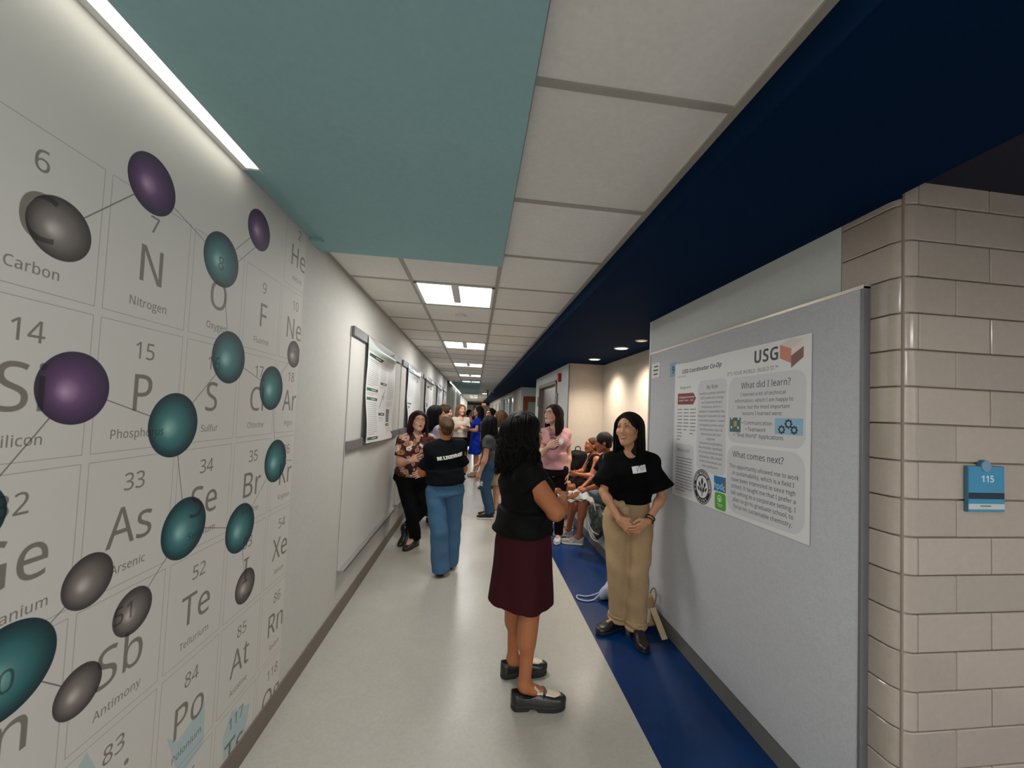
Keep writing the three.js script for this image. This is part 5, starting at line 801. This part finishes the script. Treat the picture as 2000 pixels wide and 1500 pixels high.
{ // floral blouse, leaning on the wall
  const c = human({ at: [-0.74, 4.66], yaw: 24, hipYaw: 20, build: 1.12, cell: 0.011, fine: 0.0042, skin: 0xc99a85, arm: 1.15, label: 'woman with glasses and brown floral blouse leaning on the left wall, ankles crossed', brow: 0x3a2219,
    head: { yaw: 22, pitch: 9, roll: 3, s: 0.98 }, face: { glasses: 0x4a332c, lip: 0x9a5048, open: 0.006 },
    j: { head: [-0.653, 1.42, 4.65], neck: [-0.677, 1.275, 4.68], pelvis: [-0.715, 0.8, 4.74], shR: [-0.820, 1.2, 4.62], shL: [-0.515, 1.21, 4.74], elR: [-0.830, 0.945, 4.58], wrR: [-0.690, 0.99, 4.44], elL: [-0.455, 0.97, 4.66], wrL: [-0.535, 0.86, 4.48], hipR: [-0.795, 0.77, 4.72], hipL: [-0.630, 0.77, 4.76], knR: [-0.690, 0.44, 4.6], anR: [-0.620, 0.115, 4.6], toeR: [-0.695, 0.05, 4.48], knL: [-0.530, 0.45, 4.66], anL: [-0.740, 0.17, 4.76], toeL: [-0.770, 0.05, 4.66] }, handR: { f: [0.75, 0.35, 0.3], n: [-0.3, 0.3, 0.9], t: [-0.2, 0.9, 0], curl: 0.2, spread: 0.35 }, handL: { f: [-0.7, -0.2, 0.4], n: [0.3, 0.2, 0.9], t: [0, 0.9, 0], curl: 0.5 } });
  topWear(c, std({ map: floral, roughness: 0.85 }), { name: 'blouse', sleeve: 0.7, r0: 0.075, r1: 0.082, hem: 0.0, hemW: 0.165, t: 0.02, folds: 0.005, scoop: 0.07, vee: 0.6, neckR: 0.06 });
  trousers(c, cloth(BLACK), { w: [0.104, 0.078, 0.062], rise: 0.8, hem: 1.12 }); shoesOn(c, { ...SH.black, top: 0.095, shaft: 0.05 });
  hairOn(c, { color: 0x341a13, len: 0.3, vol: 0.006, curl: 0.006, waves: 2.5, n: 300, thick: 0.0055, flare: 0.022, front: 116, massW: 0.095, faceW: 0.068 });
}
{ // back turned, dark tee with white lettering
  const c = human({ at: [-0.24, 3.83], yaw: -158, hipYaw: -172, build: 0.96, cell: 0.0105, fine: 0.0045, skin: 0xb5713f, arm: 1.1, noFace: true, label: 'person with brown hair tied up, navy lettered tee and wide jeans, back turned', brow: 0x4a3626,
    head: { yaw: -160, pitch: 4, s: 0.88 },
    j: { head: [-0.277, 1.4, 3.8], neck: [-0.282, 1.275, 3.82], pelvis: [-0.262, 0.83, 3.84], shL: [-0.41, 1.195, 3.77], shR: [-0.14, 1.225, 3.91], elL: [-0.48, 0.965, 3.84], wrL: [-0.42, 0.97, 4.05], elR: [-0.1, 0.985, 3.98], wrR: [-0.18, 0.99, 4.14], hipL: [-0.345, 0.78, 3.82], hipR: [-0.175, 0.8, 3.88], knL: [-0.29, 0.42, 3.78], anL: [-0.268, 0.09, 3.82], toeL: [-0.28, 0.05, 3.95], knR: [-0.175, 0.42, 3.92], anR: [-0.19, 0.09, 3.98], toeR: [-0.16, 0.05, 4.1] } });
  const [, f] = topWear(c, cloth(0x090d13), { name: 'tee', sleeve: 0.8, r0: 0.058, r1: 0.07, hem: -0.04, hemW: 0.172, hemD: 0.135, waistW: 0.165, t: 0.02, folds: 0.006, scoop: -0.03, neckR: 0.064 });
  const tx = lettering(512, 96, (g) => { g.fillStyle = '#e4e4e0'; g.font = 'bold 74px serif'; g.textAlign = 'center'; g.strokeStyle = '#e4e4e0'; g.lineWidth = 5; g.fillText('BE LEGENDARY', 256, 72, 496); g.strokeText('BE LEGENDARY', 256, 72, 496); });
  const N = v3(c.Z).negate(), U = v3(c.X).negate(), tilt = 0.16; U.applyAxisAngle(N, tilt); mesh('back_lettering', f.decal(add(add(c.chest, c.up, 0.0), c.X, -0.025), U, new THREE.Vector3().crossVectors(N, U), N, 0.275, 0.052, 20, 5), printMat(tx), c.root);
  trousers(c, cloth(0x4b7092, { bumpScale: 0.001 }), { name: 'jeans', w: [0.1, 0.084, 0.086], rise: 0.72, hem: 1.12, folds: 0.004 }); shoesOn(c, SH.black);
  hairOn(c, { color: 0x5a4230, vol: -0.003, nape: true, bun: [0, 0.03, -0.115], bunR: 0.034, wave: 0.0025, h: 0.005 });
}
{ // pale blue shirt behind them
  const c = human({ at: [-0.53, 5.5], yaw: 110, cell: 0.013, fine: 0.006, skin: 0xb98468, label: 'person in pale blue shirt with long black hair, standing behind the floral blouse', head: { yaw: 105, pitch: 0, s: 1 }, brow: 0x15100e, face: {}, j: stand(-0.53, 5.5, 1.62, 110) });
  topWear(c, cloth(0xa9b4cf), { name: 'shirt', sleeve: 0.8, r1: 0.075, hem: 0.06, hemW: 0.17, t: 0.02 }); trousers(c, cloth(0x2a2d33)); shoesOn(c, SH.black);
  hairOn(c, { color: 0x121114, len: 0.26, vol: 0.006, curl: 0.004, waves: 2, n: 200, thick: 0.006, front: 105, h: 0.008 });
}
{ const c = human({ at: [-0.47, 6.3], yaw: 95, cell: 0.014, fine: 0.006, skin: 0xc79a82, label: 'person with short brown hair half hidden behind the pale blue shirt', head: { yaw: 80, pitch: -4, s: 1.02 }, brow: 0x3a2618, face: {}, man: true, j: stand(-0.47, 6.3, 1.645, 95) });
  topWear(c, cloth(0x8a7a70), { sleeve: 0.7, hem: 0.06, hemW: 0.17 }); trousers(c, cloth(0x33302e)); shoesOn(c, SH.black);
  hairOn(c, { color: 0x4a3222, vol: 0.012, nape: true, wave: 0.006, h: 0.007 }); }
{ // blond woman
  const c = human({ at: [-0.335, 9.0], yaw: 25, cell: 0.014, fine: 0.006, skin: 0xd2a28c, label: 'blond woman in white top and black trousers chatting far down the corridor', head: { yaw: 30, pitch: 6, s: 1.02 }, brow: 0x6a4a32, face: { lip: 0xa8605a },
    j: { ...stand(-0.33, 9.0, 1.69, 25), elR: [-0.47, 1.13, 8.92], wrR: [-0.32, 1.2, 8.72], elL: [-0.17, 1.13, 8.98], wrL: [-0.2, 1.17, 8.74] }, handR: { f: [0.8, -0.2, 0.3], n: [0, 0.8, 0.4], t: [0, 0, 1] } });
  topWear(c, cloth(0xd8cdbc), { name: 'blouse', sleeve: 0.85, r0: 0.075, r1: 0.085, hem: -0.06, hemW: 0.15, t: 0.02, scoop: 0.04 }); trousers(c, cloth(BLACK), { rise: 0.95, w: [0.11, 0.095, 0.09] }); shoesOn(c, SH.black);
  hairOn(c, { color: 0x9a7048, len: 0.3, vol: 0.006, curl: 0.008, waves: 3, n: 200, thick: 0.0065, flare: 0.022, front: 116, h: 0.008 });
}
{ // royal blue dress
  const c = human({ at: [0.05, 9.4], yaw: -85, cell: 0.014, fine: 0.006, skin: 0xbb8266, label: 'woman in a royal blue knee-length dress facing left, far down the corridor', head: { yaw: -80, pitch: 8, s: 1 }, brow: 0x17110f, face: {}, leg: 0.95,
    j: { ...stand(0.05, 9.4, 1.675, -85), elL: [0.03, 1.1, 9.18], wrL: [-0.19, 1.12, 9.08], elR: [-0.03, 1.12, 9.6], wrR: [-0.1, 1.34, 9.5] } });
  topWear(c, cloth(0x0d2fa8, { roughness: 0.8 }), { name: 'dress', sleeve: 0.5, r0: 0.075, r1: 0.08, hem: 0.34, hemW: 0.19, hemD: 0.17, waistW: 0.17, t: 0.024, folds: 0.006 }); shoesOn(c, { ...SH.black, mat: std({ color: 0xb09a88 }), top: 0.06 });
  hairOn(c, { color: 0x14120f, len: 0.22, vol: 0.012, curl: 0.008, waves: 3, n: 200, thick: 0.0065, front: 112, h: 0.008 });
}
tag(mesh('snack_box', box(-0.27, -0.14, 1.185, 1.22, 8.8, 8.89, 0.008), std({ color: 0x4a2320, roughness: 0.5 })), 'small dark box held between the blond woman and the blue dress', 'box');
{ // grey tee and ripped jeans
  const c = human({ at: [0.22, 5.8], yaw: -84, hipYaw: -80, cell: 0.0115, fine: 0.0055, size: 0.94, skin: 0xb98a72, label: 'person with long black hair, grey tee and ripped jeans, arms hanging, facing away', noFace: true, head: { yaw: -128, pitch: -16, s: 0.98 },
    j: { head: [0.2, 1.375, 5.8], neck: [0.235, 1.245, 5.8], pelvis: [0.225, 0.8, 5.82], shL: [0.19, 1.16, 5.66], shR: [0.27, 1.16, 5.95], elL: [0.165, 0.9, 5.62], wrL: [0.1, 0.7, 5.6], elR: [0.15, 0.92, 5.98], wrR: [0.07, 0.76, 5.92], knL: [0.175, 0.45, 5.74], anL: [0.265, 0.09, 5.76], toeL: [0.15, 0.05, 5.76], knR: [0.2, 0.45, 5.9], anR: [0.285, 0.09, 5.92], toeR: [0.17, 0.05, 5.92] }, handL: { f: [-0.3, -0.9, 0.1], n: [-0.3, 0.2, 0.9], t: [-0.9, 0.2, 0], curl: 0.4 } });
  topWear(c, cloth(0x4d5052), { name: 'tee', sleeve: 0.5, r0: 0.066, r1: 0.068, hem: 0.0, hemW: 0.15, hemD: 0.12, t: 0.016 });
  const [, f] = trousers(c, cloth(0x35536f, { bumpScale: 0.001 }), { name: 'jeans', w: [0.094, 0.07, 0.058], rise: 0.6 });
  const rip = lettering(96, 96, (g) => { g.fillStyle = '#d8dcdc'; for (let i = 0; i < 9; i++) g.fillRect(10 + rnd() * 14, 12 + i * 8, 60 + rnd() * 14, 4 + rnd() * 3); g.fillRect(16, 14, 10, 66); g.fillRect(68, 20, 8, 56); });
  const N = new THREE.Vector3(-0.85, 0, 0.5).normalize(); mesh('knee_rip', f.decal(add(c.J.knL, [0, 0.07, 0]), new THREE.Vector3(0, 1, 0).cross(N), new THREE.Vector3(0, 1, 0), N, 0.1, 0.09), printMat(rip), c.root);
  shoesOn(c, { mat: std({ color: 0x17181b, roughness: 0.8 }), soleMat: M.white, sole: 0.028, top: 0.095, shaft: 0.02, h: 0.006, toeCap: 1, laces: 1 });
  hairOn(c, { color: 0x0f0d10, len: 0.34, vol: 0.012, curl: 0.006, waves: 2, n: 260, thick: 0.006, flare: 0.02, front: 150, massW: 0.1, faceW: 0.05, h: 0.007 });
}
{ // light brown hair, beige skirt
  const c = human({ at: [0.375, 6.2], yaw: -95, cell: 0.013, fine: 0.006, skin: 0xc78f72, label: 'woman with light brown hair, grey top and beige skirt in profile behind the curly-haired woman', head: { yaw: -98, pitch: -3, s: 0.98 }, brow: 0x4a3424, face: {}, j: stand(0.375, 6.2, 1.585, -95) });
  topWear(c, cloth(0x8f8f8c), { name: 'top', sleeve: 0.5, hem: 0.0 }); const f = new Field(0.013); f.seg([0, 0.95, 0], [0, 0.43, 0], 0.165, 0.125, 0.175, 0.15, c.PX, 0.04, 0.08); f.folds(0.004, 20, 15, 22); mesh('skirt', f.build(), cloth(0xc9b491), c.root); shoesOn(c, { ...SH.white, mat: std({ color: 0x9a9a80 }), top: 0.13 });
  hairOn(c, { color: 0x6a4c33, len: 0.24, vol: 0.006, curl: 0.007, waves: 3, n: 200, thick: 0.006, front: 106, h: 0.008 });
}
{ const c = human({ at: [0.29, 8.0], yaw: -30, cell: 0.015, fine: 0.0065, skin: 0xb47c60, label: 'dark-haired woman whose face shows between the blue dress and light brown hair', head: { yaw: -38, pitch: 4, s: 1 }, brow: 0x1c1310, face: { lip: 0x9a4a44 }, j: stand(0.29, 8.0, 1.63, -30) });
  topWear(c, cloth(0x3a3a40), { sleeve: 0.6 }); trousers(c, cloth(0x2c2c30)); shoesOn(c, SH.black); hairOn(c, { color: 0x1e1512, len: 0.14, vol: 0.008, curl: 0.006, n: 160, thick: 0.007, front: 112, h: 0.008 }); }
{ const c = human({ at: [-0.25, 16], yaw: 10, cell: 0.017, fine: 0.008, skin: 0xb58a70, label: 'small dark-haired person far down the corridor beyond the blond woman', head: { yaw: 60, pitch: -5, s: 1 }, brow: 0x1a1310, face: {}, j: stand(-0.25, 16, 1.58, 10) });
  topWear(c, cloth(0x3a2c28), { sleeve: 0.7 }); trousers(c, cloth(0x2a2826)); shoesOn(c, SH.black); hairOn(c, { color: 0x18120f, len: 0.12, vol: 0.008, n: 90, thick: 0.009, front: 110, h: 0.009 }); }
// the two people sitting in the alcove
const sneaker = { mat: std({ color: 0xa9a79f, roughness: 0.75 }), soleMat: M.white, sole: 0.03, top: 0.098, h: 0.0055, slant: 0.05, tick: 1, laces: 1, L: 0.27, w: 1.1 };
{ const c = human({ at: [1.72, 5.5], yaw: -95, cell: 0.012, fine: 0.005, skin: 0xa05f3c, man: true, label: 'seated person in black sleeveless top and lanyard on the alcove bench', head: { yaw: -90, pitch: 10, s: 1 }, brow: 0x2a1a12, face: { lip: 0x7a4034 },
    j: { head: [1.685, 1.13, 5.5], neck: [1.735, 1.0, 5.5], pelvis: [1.76, 0.565, 5.5], shL: [1.73, 0.945, 5.34], shR: [1.74, 0.945, 5.66], elL: [1.63, 0.72, 5.28], wrL: [1.45, 0.74, 5.34], elR: [1.62, 0.72, 5.7], wrR: [1.46, 0.75, 5.48], hipL: [1.74, 0.555, 5.41], hipR: [1.74, 0.555, 5.59], knL: [1.37, 0.55, 5.36], knR: [1.36, 0.55, 5.58], anL: [1.36, 0.1, 5.34], anR: [1.3, 0.1, 5.56], toeL: [1.22, 0.05, 5.33], toeR: [1.16, 0.05, 5.55] } });
  topWear(c, cloth(BLACK), { name: 'tank_top', sleeve: 0, edit: (f) => { for (const q of 'RL') { const p = add(c.J['sh' + q], [0, -0.01, 0]); f.carve((x, y, z) => Math.hypot(x - p[0], y - p[1], z - p[2]) - 0.078); } }, t: 0.014, hem: 0.0, hemW: 0.165, hemD: 0.13 });
  const f = new Field(0.011); f.seg([0.08, 0.57, 0], [-0.05, 0.56, 0], 0.165, 0.1, 0.17, 0.1, c.PX, 0.04, 0.4); for (const q of 'RL') f.seg(c.J['hip' + q], mix(c.J['hip' + q], c.J['kn' + q], 0.86), 0.1, 0.1, 0.085, 0.085, c.PX, 0.03, 0.12); mesh('shorts', f.build(), cloth(0x1a1718), c.root);
  shoesOn(c, sneaker); hairOn(c, { color: 0x4a3020, vol: -0.004, nape: true, wave: 0.001, h: 0.006, bun: [0, 0.06, -0.11], bunR: 0.03 });
  const ln = spline([[0.02, 0.97, 0.07], [-0.09, 0.9, 0.04], [-0.125, 0.78, 0.0]].map((p) => add(p, [0.0, 0, 0])), 10); mesh('lanyard', tube(ln, ln.map(() => 0.004), 5), std({ color: 0xb9b0a0 }), c.root);
}
{ const c = human({ at: [1.74, 4.78], yaw: -100, cell: 0.012, fine: 0.005, skin: 0x9a5a3c, man: true, build: 1.1, arm: 1.1, label: 'seated person with short black hair and grey-blue shorts, hands clasped, behind the presenter', head: { yaw: -108, pitch: -8, s: 1.03 }, brow: 0x120d0b, face: { lip: 0x7a4034 },
    j: { head: [1.6, 1.235, 4.74], neck: [1.68, 1.09, 4.78], pelvis: [1.78, 0.57, 4.8], shL: [1.66, 1.02, 4.6], shR: [1.72, 1.02, 4.98], elL: [1.56, 0.77, 4.5], wrL: [1.37, 0.68, 4.6], elR: [1.6, 0.77, 5.0], wrR: [1.39, 0.68, 4.8], hipL: [1.75, 0.56, 4.7], hipR: [1.76, 0.56, 4.9], knL: [1.34, 0.565, 4.64], knR: [1.34, 0.565, 4.92], anL: [1.31, 0.1, 4.66], anR: [1.26, 0.1, 4.98], toeL: [1.17, 0.05, 4.7], toeR: [1.12, 0.05, 5.0] }, handL: { f: [-0.7, -0.1, -0.5], n: [-0.2, 0.9, 0.3], t: [-0.5, 0.5, 0.5], curl: 0.6 }, handR: { f: [-0.7, -0.1, 0.6], n: [-0.2, 0.9, -0.2], t: [-0.5, 0.5, -0.5], curl: 0.6 } });
  topWear(c, cloth(0x0a0b0d), { name: 'tee', sleeve: 0.7, r0: 0.075, r1: 0.08, hem: 0.02, hemW: 0.17, hemD: 0.135 });
  const f = new Field(0.011); f.seg([0.08, 0.57, 0], [-0.05, 0.56, 0], 0.17, 0.105, 0.175, 0.105, c.PX, 0.04, 0.4); for (const q of 'RL') f.seg(c.J['hip' + q], mix(c.J['hip' + q], c.J['kn' + q], 0.84), 0.108, 0.105, 0.092, 0.09, c.PX, 0.03, 0.12); f.folds(0.004, 20, 20, 25); mesh('shorts', f.build(), cloth(0x56626c), c.root);
  shoesOn(c, sneaker); hairOn(c, { color: 0x120d0e, vol: 0.006, nape: true, wave: 0.003, h: 0.006 });
}
// ---------- bags ----------
{ const g = group('backpack'); g.position.copy(P3(1.62, 0.434, 6.0)); tag(g, 'black rounded backpack standing on the alcove bench beside the sleeveless sitter', 'backpack');
  const f = new Field(0.01); f.seg([0, 0.12, 0], [0, 0.5, 0], 0.17, 0.11, 0.16, 0.1, [1, 0, 0], 0.04, 0.8); f.cut([0, 0.002, 0], [0, -1, 0]); f.folds(0.005, 20, 14, 20); mesh('bag_body', f.build(), cloth(0x17151a, { roughness: 0.6 }), g);
  const p = new Field(0.01); p.seg([0, 0.12, 0.1], [0, 0.25, 0.1], 0.12, 0.035, 0.11, 0.03, [1, 0, 0], 0.03, 0.8); mesh('front_pocket', p.build(), cloth(0x1b191e, { roughness: 0.6 }), g);
  const hd = spline([[-0.04, 0.58, 0], [-0.03, 0.63, 0], [0.03, 0.63, 0], [0.04, 0.58, 0]], 12); mesh('handle', tube(hd, hd.map(() => 0.008), 6), std({ color: 0x101014 }), g); }
{ const g = group('duffel_bag'); g.position.copy(P3(1.385, 0.0, 4.3)); tag(g, 'dark patterned bag with pale piping and green flecks hanging at the bench front', 'bag');
  const camo = canvasTex(128, 128, (c) => { c.fillStyle = '#34332f'; c.fillRect(0, 0, 128, 128); for (let i = 0; i < 40; i++) { c.fillStyle = ['#4a4a44', '#25262a', '#2f5a34', '#5a5d5a'][i % 4]; c.beginPath(); c.ellipse(rnd() * 128, rnd() * 128, 4 + rnd() * 16, 3 + rnd() * 9, rnd() * 3, 0, 7); c.fill(); } });
  camo.wrapS = camo.wrapT = THREE.RepeatWrapping; camo.repeat.set(3, 3);
  const f = new Field(0.008); f.seg([-0.005, 0.52, -0.02], [0.03, 0.33, 0.06], 0.06, 0.11, 0.045, 0.13, [1, 0, -0.2], 0.03, 0.8).seg([0.0, 0.36, 0.0], [0.035, 0.27, 0.1], 0.045, 0.1, 0.03, 0.11, [1, 0, -0.2], 0.02, 0.8); mesh('bag_body', f.build(), std({ map: camo, roughness: 0.75 }), g);
  for (const [a, b] of [[0.4, 0.31], [0.33, 0.23]]) { const q = spline([[-0.045, a, -0.12], [-0.06, a - 0.06, -0.02], [-0.04, b - 0.02, 0.1], [0.0, b - 0.03, 0.16]], 16); mesh('piping', tube(q, q.map((_, i) => 0.003 + 0.004 * Math.sin(i / 16 * Math.PI)), 6), std({ color: 0xc9c8c0 }), g); }
  const sp = spline([[0.02, 0.56, -0.05], [0.1, 0.53, -0.05], [0.16, 0.46, -0.02], [0.2, 0.445, 0.0]], 12); mesh('strap', tube(sp, sp.map(() => 0.011), 6), std({ color: 0x2a2a2c }), g); }
{ const g = group('drawstring_bag'); g.position.copy(P3(1.265, 0, 3.28)); tag(g, 'small white drawstring bag lying on the blue floor border behind the presenter', 'bag');
  const f = new Field(0.007); f.seg([-0.12, 0.045, 0], [0.0, 0.085, 0.0], 0.04, 0.04, 0.1, 0.078, [0, 0, 1], 0.03, 0.8).seg([0, 0.085, 0], [0.07, 0.12, -0.02], 0.1, 0.078, 0.085, 0.09, [0, 0, 1], 0.05, 0.8); f.cut([0, 0.002, 0], [0, -1, 0]); f.folds(0.006, 40, 26, 40, 0.3); mesh('bag_body', f.build(), cloth(0xb9bfd6), g);
  const q = spline([[-0.14, 0.05, 0.0], [-0.2, 0.012, 0.02], [-0.27, 0.008, 0.03], [-0.33, 0.008, -0.01], [-0.32, 0.008, -0.07], [-0.25, 0.008, -0.05], [-0.19, 0.012, -0.06], [-0.13, 0.055, -0.02]], 40); mesh('cord', tube(q, q.map(() => 0.0065), 6), std({ color: 0xa9b4d2, roughness: 0.7 }), g); }
{ const g = group('tote_bag'); g.position.copy(P3(1.352, 0, 2.86)); tag(g, 'tan and cream tote bag on the floor between the presenter and grey board', 'bag');
  const f = new Field(0.007); f.seg([0, 0.05, 0.0], [0.0, 0.22, 0], 0.068, 0.08, 0.05, 0.045, [0, 0, 1], 0.03, 0.6); f.cut([0, 0.002, 0], [0, -1, 0]); f.folds(0.006, 30, 24, 34, 0.9); mesh('bag_body', f.build(), cloth(0xa88a68), g);
  const b = new Field(0.006); b.seg([-0.06, 0.08, 0.075], [-0.03, 0.16, 0.06], 0.05, 0.012, 0.04, 0.012, [1, 0, 0], 0.01, 0.7); mesh('side_pouch', b.build(), cloth(0xcbbfa8), g);
  const st = new RoundedBoxGeometry(0.05, 0.012, 0.21, 2, 0.005); st.rotateX(0.85).rotateY(0.25).translate(0.03, 0.09, 0.13); mesh('flat_strap', st, cloth(0xc7b393), g);
  const hd = spline([[0.03, 0.18, -0.05], [0.05, 0.26, -0.03], [0.055, 0.28, 0.0], [0.05, 0.25, 0.04], [0.03, 0.17, 0.05]], 18); mesh('handle', tube(hd, hd.map(() => 0.006), 6), std({ color: 0x7a6a4c }), g); }
renderer.render(scene, camera);
